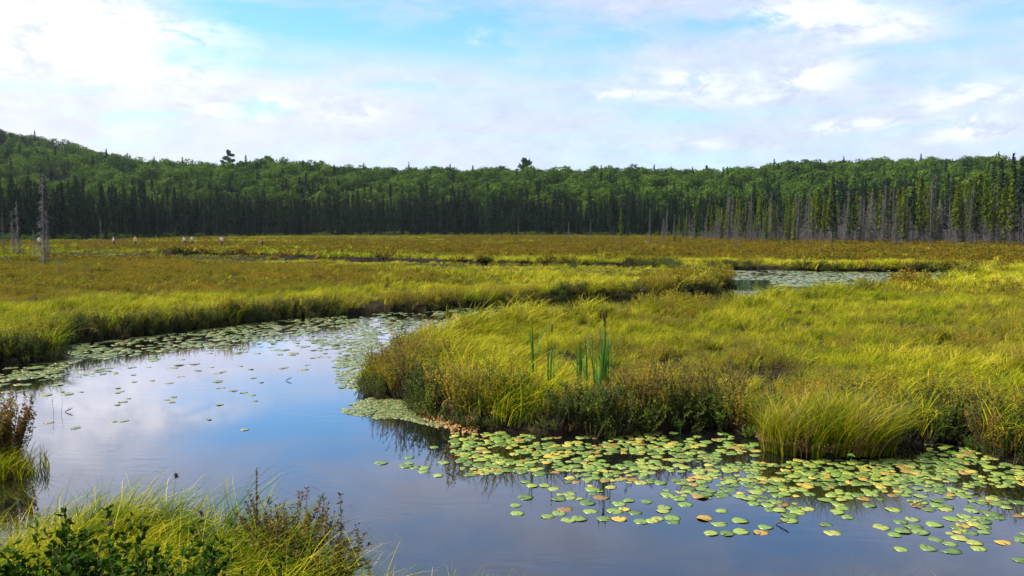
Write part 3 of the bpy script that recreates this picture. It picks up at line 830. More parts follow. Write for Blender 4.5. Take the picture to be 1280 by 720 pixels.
scatter('bog_wood', F_mix, 6, np.stack([xs, dd, ground_z(xs, dd) - .1], -1), np.stack([0 * xs, 0 * xs, rng.uniform(-3, 3, n)], -1), np.stack([H, H, H], -1), rng.choice([0, 1, 2, 3, 4, 5], n), 'tangled thin bog trees crowding behind the front tamaracks')

# marked single trees: (kind, mesh, photo x of base, photo y of top, distance or 'R' for ridge, label)
def marked(kind, pair, H0, u, ytop, d, cat, label, wide=1.0):
    if d == 'R': d = float(ridge_d(np.array(u))) - 6
    x, y = tree_like(u, d); z = gz(x, y)
    H = (HOR - ytop) / FPX * d + CAM_H - z
    o = tree(kind, pair, x, y, H, H0, cat); o.scale = (H / H0 * wide, H / H0 * wide, H / H0)
    o['label'] = label; TREES[-1]['done'] = True
marked('pine_tree', PIN[0], 20, 288, 190, 'R', 'pine', 'tall ragged pine rising alone above the left skyline', .78)
marked('pine_tree', PIN[2], 16, 337, 198, 'R', 'pine', 'dense rounded pine on the skyline right of the ragged one', .7)
marked('pine_tree', PIN[1], 20, 403, 202, 'R', 'pine', 'small pointed pine on the skyline between the two round crowns', .7)
marked('spruce_tree', SPR[0], 16, 316, 200, 'R', 'spruce', 'narrow spruce tip on the skyline between two pines', .8)
marked('pine_tree', PIN[2], 16, 657, 201, 'R', 'pine', 'broad topped pine standing over the middle of the skyline', .62)
marked('spruce_tree', SPR[1], 16, 456, 203, 'R', 'spruce', 'pointed spruce tip left of centre on the skyline', .8)
marked('spruce_tree', SPR[2], 16, 512, 202, 'R', 'spruce', 'pointed spruce tip on the skyline near the centre', .7)
marked('dead_tree', SNGD[0], 8, 611, 205, 'R', 'dead tree', 'bare spike of a dead tree on the central skyline', 1)
marked('pine_tree', PIN[0], 20, 881, 209, 'R', 'pine', 'small flat topped pine in the dip of the skyline right of centre', .6)
for u, yt, dd_, l in ((1262, 190, 172, 'tallest thin spruce of the right forest edge'), (1248, 198, 176, 'thin spruce just left of the tallest at the right edge'), (1272, 196, 168, 'dark thin spruce at the extreme right of the forest')):
    marked('spruce_tree', BSP[1], 14, u, yt, dd_, 'spruce', l, .8)
for u, yb, yt, k_, l in ((24, 321, 250, 1, 'grey dead tree at the far left edge of the marsh'), (17, 318, 262, 2, 'shorter grey dead tree crowding the far left one'), (55, 334, 214, 3, 'tallest bare grey snag standing out in the left marsh'),
                         (60, 322, 262, 0, 'shorter snag leaning against the tallest grey snag'), (74, 346, 312, 1, 'small broken grey snag in the brown heath at left'), (43, 322, 285, 2, 'stubby grey snag between the left dead trees'), (105, 348, 326, 0, 'tiny dead shrub stump in the left heath')):
    d = 3.35 * FPX / (yb - HOR); marked('dead_tree', SNGW[k_ % 2], 10.5, u, yt, d, 'dead tree', l, .72)
for u, yb, yt, l in ((5, 312, 270, 'half dead twiggy grey tree cut by the left picture edge'), (127, 309, 275, 'thin grey snag before the dark wood at left'), (144, 309, 292, 'short bare pole in the marsh right of the white-shirted hiker'), (156, 308, 290, 'short bare pole between two hikers'),
                     (648, 312, 268, 'lone thin dead pole in the centre of the marsh'), (711, 308, 272, 'dark dead tree standing alone right of the central pole'), (738, 300, 276, 'thin grey snag before the spruces right of centre'),
                     (765, 308, 284, 'low dark pole left of the lone green tamarack'), (812, 309, 266, 'tall dark dead pole right of the lone tamarack'), (828, 306, 270, 'grey snag just left of the right hand bog wood'),
                     (921, 313, 272, 'bare snag in front of the right bog wood'), (1010, 309, 226, 'straight dark dead tree in front of the right bog wood'), (1162, 308, 232, 'straight dark dead tree rising from the brown heath at right'), (1214, 304, 240, 'pale dead tree in the right bog wood')):
    d = 3.35 * FPX / (yb - HOR); marked('dead_tree', SNG[rnd.randrange(4)] if u != 648 else SNGD[1], 10.5 if u != 648 else 8, u, yt, d, 'dead tree', l, .8)
for u, yb, yt, l in ((776, 305, 258, 'lone slender yellow-green tamarack right of centre'), (843, 306, 284, 'small sparse tamarack at the left end of the bog wood'), (869, 303, 250, 'green tamarack at the left end of the bog wood'), (1029, 305, 245, 'bright yellow-green tamarack with a bare foot'), (1060, 303, 240, 'broad bright tamarack in the bog wood'), (1268, 302, 262, 'short bright tamarack at the right picture edge')):
    d = 3.35 * FPX / (yb - HOR); marked('tamarack_tree', TAM[rnd.randrange(4)], 13, u, yt, d, 'tamarack', l, .9)
for u, yb, l in ((184, 297, 'bright young spruce at the foot of the wood behind the hikers'), (199, 297, 'second young spruce at the foot of the wood behind the hikers')):
    marked('young_spruce_tree', YSP[0], 5, u, 270, float(edge_d(np.array(u))) - 6, 'young spruce', l, .9)

def where_tree(t_):
    u = t_['u']
    W_ = [(60, 'behind the tall snag at far left'), (160, 'left of the standing hikers'), (300, 'behind the hikers'), (420, 'below the two skyline pines'), (540, 'left of the picture centre'), (660, 'below the broad topped central pine'),
          (780, 'behind the lone central poles'), (880, 'behind the lone tamarack'), (980, 'at the left of the bog wood'), (1080, 'left of the straight dark dead tree'), (1180, 'around the straight dark dead tree'), (1225, 'just right of the straight dark dead tree'), (1262, 'left of the right-edge spruces'), (9999, 'at the right picture edge')]
    return next(s_ for lim, s_ in W_ if u < lim)
LOOK = {('spruce_tree', None): 'dark front-row spruce', ('broadleaf_tree', 'ridge'): 'broadleaf crown on the skyline', ('broadleaf_tree', 'slope'): 'broadleaf crown above the spruces',
        ('tamarack_tree', None): 'yellow-green tamarack', ('bog_spruce_tree', None): 'grey-footed bog spruce', ('dead_tree', None): 'grey twiggy dead tree'}
def assign(items, look, where, key=lambda t_: t_['u'], size='H', names=('leftmost', 'rightmost', 'tallest', 'shortest'), group=None):
    rest = list(items)
    if len(rest) == 1: rest[0]['o']['label'] = 'only ' + look + ' ' + where; rest[0]['o']['group'] = group; return
    for nm, f in ((names[0], lambda t_: key(t_)), (names[1], lambda t_: -key(t_)), (names[2], lambda t_: -t_[size]), (names[3], lambda t_: t_[size])):
        if len(rest) > 1:
            b_ = min(rest, key=f); b_['o']['label'] = nm + ' ' + look + ' ' + where; b_['o']['group'] = group; rest.remove(b_)
    for t_ in rest: t_['o']['label'] = look + ' ' + where; t_['o']['group'] = group
bins = {}
for t_ in TREES:
    if t_.get('done'): continue
    hs_ = [q_['H'] for q_ in TREES if q_['kind'] == t_['kind'] and q_['extra'] == t_['extra']]
    rk_ = sum(h_ < t_['H'] for h_ in hs_) / len(hs_); wd_ = t_['o'].scale[0] / t_['o'].scale[2]
    ad_ = ('short ' if rk_ < .33 else 'tall ' if rk_ > .66 else 'mid-height ') + ('slim ' if wd_ < .97 else 'full ' if wd_ > 1.05 else '')
    bins.setdefault((t_['kind'], t_['extra'], where_tree(t_), ad_), []).append(t_)
for (k_, ex, wh, ad_), it in bins.items(): assign(it, ad_ + LOOK[(k_, ex)], wh, group=ad_ + LOOK[(k_, ex)] + ' ' + wh, names=('leftmost', 'rightmost', 'nearest', 'farthest'), size='near')
print('trees', len(TREES))
# ------------------------------------------------------------------ lily pads
def pad_mesh(name, m_, r, curl=0.0):
    n = 20; V_ = [(0, 0, .004)]; no = r.uniform(.10, .22); ph = r.uniform(0, 6)
    sx_ = r.uniform(.88, 1.0)
    for ring, rr in ((0, .55), (1, 1.0)):
        for k in range(n):
            a = no + (2 * PI - 2 * no) * k / (n - 1)
            q = rr * .5 * (1 + .035 * math.sin(3 * a + ph) + .02 * math.sin(7 * a))
            z = .004 + ring * (.022 * math.sin(2 * a + ph) + curl * max(0, math.sin(a + ph)) ** 3)
            V_.append((q * math.cos(a), q * sx_ * math.sin(a), z))
    F3 = [(0, 1 + k, 2 + k) for k in range(n - 1)]
    F4 = [(1 + k, 1 + n + k, 2 + n + k, 2 + k) for k in range(n - 1)]
    # a thin rim so that the leaf has thickness
    b0 = len(V_)
    V_ += [(x_ * .99, y_ * .99, z_ - .012) for x_, y_, z_ in V_[1 + n:1 + 2 * n]]
    F4 += [(1 + n + k, b0 + k, b0 + k + 1, 2 + n + k) for k in range(n - 1)]
    return mesh_np(name, V_, [np.array(F3), np.array(F4)], m_, smooth=True)
PADS = {'green': [pad_mesh('pad_g', M_padg, rnd, c_) for c_ in (0, 0, 0, .03)], 'yellow-green': [pad_mesh('pad_y', M_pady, rnd, c_) for c_ in (0, 0, .02)],
        'browning': [pad_mesh('pad_b', M_pado, rnd, c_) for c_ in (0, .03, .09)]}
hand = [(165,229),(265,209),(255,240),(285,245),(320,248),(268,230),(392,228),(371,275),(435,167),(357,172),(455,183),(470,205),(515,265),(490,272),(585,255),(620,258),(550,190),(520,237),(560,207),(600,162),(635,232),(465,143),(500,155),(530,178),
 (690,298),(715,312),(690,355),(655,383),(660,412),(770,424),(812,413),(833,398),(845,438),(885,432),(905,434),(810,360),(850,342),(852,355),(925,405),(915,375),(895,375),(965,355),(1000,318),(1065,365),(1015,405),(1050,398),(1088,411),(1030,433),(975,433),
 (1110,443),(1150,440),(1170,432),(1225,445),(1225,430),(1195,392),(1190,405),(1130,370),(1205,345),(1250,360),(1270,380),(1030,378),(935,325),(740,270),(760,312),(705,300),(870,240)]
hand = [(420 + a / 2.909, 500 + b / 2.909) for a, b in hand]
hand2 = [(120,372),(172,393),(249,381),(143,427),(202,428),(252,421),(340,404),(325,425),(428,363),(428,380),(458,350),(380,312),(400,322),(350,325),(390,342),(440,335),(560,396),(585,426),(610,428),(600,350),(640,368),(660,370),(620,335),(718,325),(762,405),
 (805,341),(832,385),(875,376),(878,403),(840,418),(812,433),(905,422),(955,395),(833,485),(933,481),(1014,491),(1010,465),(960,450),(1050,445),(1085,425),(1065,365),(1090,345),(1115,482),(1105,395),(1060,400),(1130,405),(1190,370),(1205,460),(1225,463),(1100,462),(1180,320),(1265,523),
 (1020,375),(995,340),(965,325),(1270,450),(560,305),(580,290),(470,268),(500,285),(230,252),(210,270),(250,293),(295,295),(280,300),(180,345)]
hand += [(840 + a / 2.909, 520 + b / 2.909) for a, b in hand2]
ALLP = []          # world x, y, diameter, colour, source
def clear_of(x_, y_, dia, f=.72):
    for q_ in ALLP:
        if (q_[0] - x_) ** 2 + (q_[1] - y_) ** 2 < ((q_[2] + dia) * .5 * f) ** 2: return False
    return True
for u, v in hand:
    x, y = W(u, v); q = rnd.random()
    if clear_of(x, y, .2, .45): ALLP.append((x, y, rnd.uniform(.16, .23), 'green' if q < .55 else 'yellow-green' if q < .93 else 'browning', 'hand'))
DENS_P = [  # pad carpet by photo region: (u0, v0, u1, v1, chance)
 (565, 541, 640, 572, .85), (600, 540, 945, 592, 1.0), (575, 572, 640, 590, .30), (640, 590, 700, 604, .28), (700, 588, 960, 604, .38), (690, 606, 960, 624, .10), (930, 575, 1290, 606, .95), (850, 600, 1000, 622, .35),
 (1000, 606, 1290, 622, .40), (1000, 622, 1290, 640, .12), (1150, 550, 1290, 590, .85), (1180, 640, 1290, 672, .10), (500, 572, 580, 596, .05), (940, 624, 1010, 640, .3)]
cand_ = []
for k in range(12500):
    v = 538 + 137 * rnd.random(); u = 500 + 850 * rnd.random()
    pr = max([c_ for (a, b_, c, d_, c_) in DENS_P if a <= u <= c and b_ <= v <= d_], default=0)
    pr *= .12 + 1.2 * float(fbm(u / 34, v / 11, 400, 3) > .44 + .05 * (pr < .6))
    if rnd.random() < pr: cand_.append((u, v))
for u, v in cand_:
    x, y = W(u, v); dia = .09 + .14 * rnd.random() ** 1.2
    if float(shore(np.array([x]), np.array([y]))[0]) > -.05: continue
    if not clear_of(x, y, dia, .58): continue
    q = rnd.random(); edge_b = 1 if float(fbm(x, y, 77, 2)) > .55 else 0
    ALLP.append((x, y, dia, 'green' if q < .60 - .12 * edge_b else 'yellow-green' if q < .93 - .12 * edge_b else 'browning', 'fill'))
ALLP.sort(key=lambda p_: (p_[4] != 'hand', p_[1]))
single_p, rest_p = ALLP[:300], ALLP[300:]
print('pads', len(ALLP))
PAD_AREAS = [((0, 560, 600, 900), 'drifting on open water left of the main raft'), ((600, 0, 760, 596), 'in the raft under the grassy bank below the cattails'), ((600, 596, 760, 900), 'in the scatter below the cattail reflections'),
             ((760, 0, 880, 600), 'in the raft under the black bank'), ((760, 600, 900, 632), 'in the loose drift in front of the black bank'), ((760, 632, 960, 900), 'in the outermost row over open water at centre right'),
             ((880, 0, 1010, 600), 'beside the left foot of the big tussock'), ((900, 600, 960, 640), 'in the drift well left below the big tussock'), ((960, 600, 1010, 640), 'in the drift just left below the big tussock'), ((1010, 0, 1150, 606), 'right in front of the big tussock'), ((1010, 606, 1080, 640), 'below the left half of the big tussock'), ((1080, 606, 1150, 640), 'below the right half of the big tussock'),
             ((1150, 0, 1400, 606), 'in the inlet right of the big tussock'), ((1150, 606, 1215, 622), 'left below the rust shrub, in the thinning raft'), ((1215, 606, 1400, 622), 'straight below the rust shrub, in the thinning raft'), ((1150, 622, 1225, 640), 'two rows above the lower right corner cluster'), ((1225, 622, 1400, 640), 'at the right edge above the corner cluster'), ((960, 640, 1160, 900), 'on open water nearest the lower right'), ((1160, 640, 1400, 900), 'in the lower right corner cluster'), ((0, 0, 600, 900), 'between the open water and the main raft')]
pb = {}
for i, (x, y, dia, cl_, src) in enumerate(single_p):
    lst = PADS[cl_]; me = lst[rnd.randrange(len(lst))]
    o = link('lily_pad', me, None, (x, y, .0012 + (i % 7) * .0006), (rnd.gauss(0, .02), rnd.gauss(0, .02), rnd.uniform(-3, 3)), (dia, dia, dia))
    u, v = proj(x, y, 0)
    wh = next(l for (a, b_, c, d_), l in PAD_AREAS if a <= u < c and b_ <= v < d_)
    tag(o, None, 'lily pad'); sz = 'small ' if dia < .19 else 'large ' if dia > .225 else ''
    pb.setdefault((sz + cl_, wh), []).append(dict(o=o, u=u, H=dia, near=v))
for (cl_, wh), it in pb.items():
    assign(it, cl_ + ' lily pad', wh, size='near', names=('leftmost', 'rightmost', 'nearest', 'farthest'), group=cl_ + ' lily pads ' + wh)
padc = proto_coll('pad_kinds', [PADS['green'][0], PADS['green'][1], PADS['yellow-green'][0], PADS['browning'][1], PADS['green'][2]])
if rest_p:
    a_ = np.array([(p_[0], p_[1], .001 + rnd.random() * .004) for p_ in rest_p]); d_ = np.array([p_[2] for p_ in rest_p])
    ix = [{'green': 0, 'yellow-green': 2, 'browning': 3}[p_[3]] for p_ in rest_p]
    scatter('lily_pad_raft', padc, 5, a_, np.stack([0 * d_, 0 * d_, rng.uniform(-3, 3, len(d_))], -1), np.stack([d_, d_, d_], -1), ix, 'crowded lily pads under the shaded bank')
# far pads and the pale mat by the promontory
pads_far = proto_coll('pad_far', [pad_mesh('pad_f', M_pads, rnd, c_) for c_ in (0, .02, .05)])
PU, PV, PS = [], [], []
def fill_px(n_, u0, u1, v0, v1, dens, d0, d1):
    u = rng.uniform(u0, u1, n_); v = rng.uniform(v0, v1, n_)
    k_ = rng.uniform(0, 1, n_) < dens(u, v); PU.append(u[k_]); PV.append(v[k_]); PS.append(rng.uniform(d0, d1, int(k_.sum())))
low_u = [0, 60, 100, 200, 300, 380, 430, 470, 520, 600]
low_v = [478, 470, 452, 442, 428, 425, 440, 440, 420, 395]
def dfar(u, v):
    lo = np.interp(u, low_u, low_v)
    return np.where(v < lo, .30 + .7 * (fbm(u / 60, v / 9, 3, 3) > .42), .22 * np.exp(-(v - lo) / 10) * (fbm(u / 40, v / 8, 13, 3) > .48))
fill_px(15000, -20, 660, 375, 520, dfar, .16, .28)
fill_px(700, 20, 330, 455, 540, lambda u, v: .16 * (fbm(u / 30, v / 7, 23, 3) > .55), .12, .2)
fill_px(3400, 395, 470, 418, 488, lambda u, v: .55 * np.clip((u - 405 - 26 * fbm(v / 9, u / 40, 9, 2)) / 30, 0, 1) * (fbm(u / 16, v / 6, 29, 2) > .36), .14, .22)
fill_px(9000, 430, 600, 492, 535, lambda u, v: (np.abs((v - np.interp(u, [430, 500, 560, 600], [512, 508, 520, 531])) / np.interp(u, [430, 470, 540, 600], [4, 14, 16, 9])) < 1) * (.12 + .6 * (fbm(u / 20, v / 6, 83, 2) > .42)), .09, .15)
fill_px(5500, 905, 1220, 338, 358, lambda u, v: 1.0 * ((u > 965) | (v < 350)) * (.15 + .50 * (fbm(u / 40, v / 4, 53, 2) > .4)), .30, .5)
PU, PV, PS = np.concatenate(PU), np.concatenate(PV), np.concatenate(PS)
pw = np.array([W(a, b_) for a, b_ in zip(PU, PV)])
s = shore(pw[:, 0], pw[:, 1]); k = s < -.08; pw, PS = pw[k], PS[k]
scatter('far_lily_pads', pads_far, 3, np.stack([pw[:, 0], pw[:, 1], rng.uniform(.001, .005, len(pw))], -1), np.stack([rng.normal(0, .02, len(pw)), rng.normal(0, .02, len(pw)), rng.uniform(-3, 3, len(pw))], -1),
        np.stack([PS, PS, PS], -1), rng.integers(0, 3, len(pw)), 'pale glinting lily pads matted along the far bank and the bend')
# rusty wilted leaves washed up by the promontory
M_wilt = simple('wilted_leaf', (.14, .05, .012), (.38, .24, .09), 4)
wl = proto_coll('wilted_leaves', [pad_mesh('wilt', M_wilt, rnd, c_) for c_ in (.25, .4)])
uw = rng.uniform(522, 598, 700); vw = np.interp(uw, [522, 560, 598], [512, 527, 537]) + rng.normal(0, 4.0, 700)
pw = np.array([W(a, b_) for a, b_ in zip(uw, vw)]); dz_ = np.maximum(ground_z(pw[:, 0], pw[:, 1]), .0) + .015
scatter('wilted_leaf_litter', wl, 2, np.stack([pw[:, 0], pw[:, 1], dz_ * .6], -1), np.stack([rng.normal(0, .5, 700), rng.normal(0, .5, 700), rng.uniform(-3, 3, 700)], -1), np.stack([rng.uniform(.05, .10, 700)] * 3, -1), rng.integers(0, 2, 700), 'rust brown wilted leaves washed up on the bank left of centre')

# ------------------------------------------------------------------ cattails
def strap(mb, L, wd, lean, az_, bend, r):
    V_, n_ = [], 7
    c, s_ = math.cos(az_), math.sin(az_)
    for i in range(n_ + 1):
        q = i / n_; off = lean * q * L + bend * q ** 3 * L
        z = L * q * (1 - .35 * bend * q * q); ww = wd * .5 * (1 - q ** 3) + .0008
        px, py = c * off, s_ * off; V_ += [(px - s_ * ww, py + c * ww, z), (px + s_ * ww, py - c * ww, z)]
        V_ += [(px, py, z)]
    F = []
    for i in range(n_):
        a = i * 3; F += [(a, a + 2, a + 5, a + 3), (a + 2, a + 1, a + 4, a + 5)]
    V2 = [(x_ + (0 if k % 3 != 2 else -c * wd * .25), y_ + (0 if k % 3 != 2 else -s_ * wd * .25), z_) for k, (x_, y_, z_) in enumerate(V_)]
    mb.add(V2, F, r.random())
def cattails(u, d, h, nleaf, heads, spread, label):
    x, y = tree_like(u, d); z = gz(x, y); o = empty('cattail_clump', (x, y, z)); tag(o, label, 'cattails')
    for k in range(nleaf):
        mb = MB(); strap(mb, h * rnd.uniform(.62, 1.0), .028, rnd.uniform(.0, .10), rnd.uniform(0, 2 * PI), rnd.uniform(0, .35) * (rnd.random() < .5), rnd)
        a = rnd.uniform(0, 2 * PI); link('leaf', mb.mesh('leaf', M_cat), o, (spread * rnd.random() * math.cos(a), spread * .6 * math.sin(a), -.05))
    for hx, hh in heads:
        st = MB(); st.tube([(hx * .3, 0, 0), (hx * .7, 0, hh * .6), (hx, 0, hh + .10)], [.006, .005, .003], 5)
        so = link('stem', st.mesh('stem', M_cat), o)
        hd = MB(); hd.tube([(hx * .93, 0, hh - .17), (hx * .94, 0, hh - .155), (hx * .99, 0, hh - .02), (hx, 0, hh)], [.005, .013, .013, .004], 8)
        link('seed_head', hd.mesh('seed_head', M_head, True), so)
cattails(667.5, 16.4, 1.75, 9, [], .03, 'tight upright sheaf of cattail leaves, leftmost, without seed heads')
cattails(689, 16.0, 1.3, 8, [(.02, 1.45)], .12, 'short cattail clump with a single brown head')
cattails(727, 16.2, 1.5, 20, [], .16, 'loose pale cattail clump left of the tallest')
cattails(755, 15.6, 1.5, 44, [(-.06, 1.72), (.01, 1.66), (.06, 1.72), (.03, 1.56)], .17, 'tallest cattail clump with several dark brown heads')
cattails(643, 15.2, 1.0, 6, [], .10, 'low green cattail sprout left of the tight sheaf')

# ------------------------------------------------------------------ the big tussock
x, y = W(1045, 571); y += .35
ts = empty('sedge_tussock', (x, y, 0)); tag(ts, 'big upright yellow-green sedge tussock standing out in the lily pads', 'tussock')
mb = MB(); N_ = 28
V_ = []; F_ = []
for i in range(7):
    q = i / 6; rr = (1 - q ** 2.2) ** .5 if q < 1 else 0.02
    for k in range(N_):
        a = 2 * PI * k / N_; nn = 1 + .12 * math.sin(3 * a + 1) + .07 * math.sin(7 * a)
        V_.append((1.16 * rr * nn * math.cos(a), .50 * rr * nn * math.sin(a), -.3 + .52 * q))
for i in range(6):
    for k in range(N_):
        a, b_ = i * N_ + k, i * N_ + (k + 1) % N_; F_.append((a, b_, b_ + N_, a + N_))
mb.add(V_, F_)
M_peat = simple('peat', (.012, .008, .005), (.05, .035, .02), 8, .95)
mb_mound = mb.mesh('root_mound', M_peat, True)
link('root_mound', mb_mound, ts)
def multi(nc, fn, place):
    VV, F3, F4, TT = [], [], [], []; n0 = 0
    for _ in range(nc):
        V1, F1, T1 = fn(); V1 = np.array(V1); ox, oy, oz, az_, tilt = place()
        Mx = np.array((Matrix.Rotation(az_, 3, 'Z'))) ; V1 = V1 @ Mx.T
        V1[:, 0] += tilt[0] * V1[:, 2]; V1[:, 1] += tilt[1] * V1[:, 2]; V1 += np.array([ox, oy, oz])
        for f in F1: (F3 if len(f) == 3 else F4).append([i + n0 for i in f])
        VV.append(V1); TT += T1; n0 += len(V1)
    return np.concatenate(VV), [np.array(F3), np.array(F4)], TT
def place_ts():
    a = rnd.uniform(0, 2 * PI); q = rnd.random() ** .5
    return 1.22 * q * math.cos(a), .56 * q * math.sin(a), .18 * (1 - q * q), rnd.uniform(-.5, .5), (.30 * q * math.cos(a) + .04, .32 * q * math.sin(a))
V1, F1, T1 = multi(430, lambda: blades(14, rnd.uniform(.62, 1.0), .009, .08, 5, .8, (.10, 0), .42), place_ts)
k_ = link('blades', mesh_np('blades', V1, F1, M_reed, {'tone': T1}), ts); k_['kind'] = 'stuff'
M_straw = leafy('dead_sedge', lambda t: t.ramp(tone(t), [(0, (.10, .045, .02)), (.6, (.30, .18, .07)), (1, (.50, .38, .20))]), .2)
def place_fr():
    a = rnd.uniform(0, 2 * PI); return 1.2 * math.cos(a), .54 * math.sin(a), .10, a, (0, 0)
V1, F1, T1 = multi(150, lambda: blades(8, .30, .009, .05, 4, 2.0, (.9, 0), .5), place_fr)
k_ = link('dead_skirt', mesh_np('dead_skirt', V1, F1, M_straw, {'tone': T1}), ts); k_['kind'] = 'stuff'; k_['label'] = 'brown dead blades drooping round the foot'

ts.scale = (.84, .9, 1)
# dead straw drooping from the banks
straw = proto_coll('dead_sedge', [bm_mesh('dead_sedge', blades(16, .42, .009, .10, 4, 1.9, (.3, -.5), .7), M_straw) for _ in range(3)])
n = 26000; x, y = polar(n, 8, 60); s = shore(x, y); k = (s > -.02) & (s < .30) & (y > 9) & (fbm(x / 1.2, y / 1.2, 301, 2) > .46); x, y, s = x[k], y[k], s[k]
sc = rng.uniform(.6, 1.15, len(x))
scatter('dead_sedge', straw, 3, np.stack([x, y, ground_z(x, y, s)], -1), np.stack([rng.normal(0, .2, len(x)), rng.normal(0, .2, len(x)), rng.uniform(-.8, .8, len(x))], -1), np.stack([sc] * 3, -1), rng.integers(0, 3, len(x)), 'bleached dead sedge hanging over the waterline')

# ------------------------------------------------------------------ single shrubs
def shrub(name, u, d, h, rad_, ns, nl, ll, lw, ml, label, cat='shrub', bias=0.0, z=None, sr=.005):
    x, y = tree_like(u, d); o = empty(name, (x, y, gz(x, y) if z is None else z), rnd.uniform(-3, 3)); tag(o, label, cat)
    a, b_ = shrublet(ns, h, rad_, nl, ll, lw, tone_bias=bias, stem_r=sr)
    f = link('foliage', a.mesh('foliage', ml), o); f['kind'] = 'stuff'
    link('stems', b_.mesh('stems', M_twig), o)
    return o
M_rust = leafy('rusty_leaf', lambda t: t.ramp(tone(t), [(0, (.035, .05, .01)), (.45, (.14, .10, .012)), (.8, (.30, .12, .015)), (1, (.42, .20, .03))]), .3)
M_brown = leafy('brown_leaf', lambda t: t.ramp(tone(t), [(0, (.03, .028, .01)), (.5, (.09, .07, .015)), (.85, (.20, .11, .03)), (1, (.30, .20, .08))]), .25)
shrub('leafy_shrub', 55, 5.7, 1.12, .55, 60, 70, .072, .034, M_green, 'dark green leafy shrub in the bottom left corner', sr=.004)
shrub('leafy_shrub', 165, 5.7, 1.10, .60, 64, 70, .072, .034, M_green, 'dark green leafy shrub right of the corner one', sr=.004)
shrub('leafy_shrub', 265, 5.8, .90, .48, 44, 60, .062, .030, M_green, 'lower dark green shrub under the near seed head', sr=.004)
shrub('leatherleaf_shrub', 352, 7.5, .82, .50, 100, 70, .040, .018, M_brown, 'dense dark brown shrub left of the bare twigged one in the foreground')
shrub('leatherleaf_shrub', 430, 7.75, .66, .45, 60, 54, .040, .017, M_brown, 'thin brown shrub with bare twigs reaching over the water')
shrub('leatherleaf_shrub', 392, 7.2, .66, .50, 80, 70, .040, .018, M_brown, 'low dark brown shrub nearest the viewer below the brown pair')
shrub('waterside_shrub', -4, 12.4, 1.08, .46, 110, 60, .060, .024, M_rust, 'grey brown shrub cut by the left edge above the near bank', z=-.08)
shrub('waterside_shrub', -42, 12.6, 1.2, .60, 50, 60, .060, .024, M_rust, 'rusty shrub at the left picture edge behind the grey brown one', z=-.05)
shrub('rust_shrub', 1262, 12.9, .70, .55, 44, 60, .040, .016, M_rust, 'rounded rust orange shrub at the right edge beside the pads')
shrub('rust_shrub', 1300, 13.2, .80, .55, 40, 60, .040, .016, M_rust, 'rust orange shrub cut by the right edge')
shrub('rust_shrub', 1215, 14.2, .62, .40, 30, 50, .040, .016, M_rust, 'small rust and green shrub at the back of the inlet', z=.2)
shrub('dark_bank_shrub', 505, 17.3, .95, .55, 40, 60, .042, .018, M_brown, 'dark shrub in the notch at the left of the promontory', z=.1)
shrub('dark_bank_shrub', 484, 18.4, .95, .55, 36, 60, .042, .018, M_rust, 'olive shrub at the left tip of the promontory', z=.1)
for u, d, l in ((800, 15.0, 'first'), (850, 15.2, 'second'), (905, 15.3, 'third')):
    shrub('dark_bank_shrub', u, d, .85, .6, 40, 60, .042, .018, M_brown, l + ' dark brown shrub from the left on the black bank', z=.25)

for nm_, l_ in (('waterside_tussock', 'small dark grassy tussock under the grey brown shrub at the left edge'),):
    x, y = tree_like(-8, 12.0); o = empty(nm_, (x, y, 0)); tag(o, l_, 'tussock')
    V1, F1, T1 = multi(70, lambda: blades(14, rnd.uniform(.35, .6), .009, .08, 5, 1.2, (.10, 0), .5), lambda: (rnd.gauss(0, .28), rnd.gauss(0, .18), -.03, rnd.uniform(-1, 1), (0, 0)))
    k_ = link('blades', mesh_np('blades', V1, F1, M_straw, {'tone': T1}), o); k_['kind'] = 'stuff'
    k_.data.materials[0] = M_reed
    link('root_mound', mb_mound, o, (0, 0, -.05), None, (.45, .7, .8))
# broad green leaves standing out of the pad raft
def emergent(u, v, h, label):
    x, y = W(u, v); o = empty('emergent_leaf', (x, y, 0), rnd.uniform(-1, 1)); tag(o, label, 'water plant')
    st = MB(); st.tube([(0, 0, -.2), (.01, 0, h * .6)], [.006, .005], 5); link('stem', st.mesh('stem', M_cat), o)
    lf = MB(); V_ = [(0, 0, 0)]; n_ = 14
    for k in range(n_):
        a = 2 * PI * k / n_; V_.append((.10 * math.sin(a) * .6, -.03 - .05 * math.cos(a) - .02 * math.cos(2 * a), .05 + .05 * -math.cos(a)))
    V_[0] = (0, -.01, .05); lf.add(V_, [(0, 1 + k, 1 + (k + 1) % n_) for k in range(n_)], .8)
    lo = link('leaf', lf.mesh('leaf', M_cat), o, (0, 0, h * .5 - .02), (rnd.uniform(-1.1, -.5), rnd.uniform(-.5, .5), 0), rnd.uniform(.8, 1.1))
for u, v, h, l in ((1063, 581, .22, 'upright round green leaf at the foot of the big tussock'), (850, 541, .2, 'green leaf standing in the raft right of its twin'), (1187, 580, .3, 'dark upright leaf in the inlet right of the tussock'), (906, 552, .18, 'dark green leaf left of the tussock')):
    emergent(u, v, h, l)

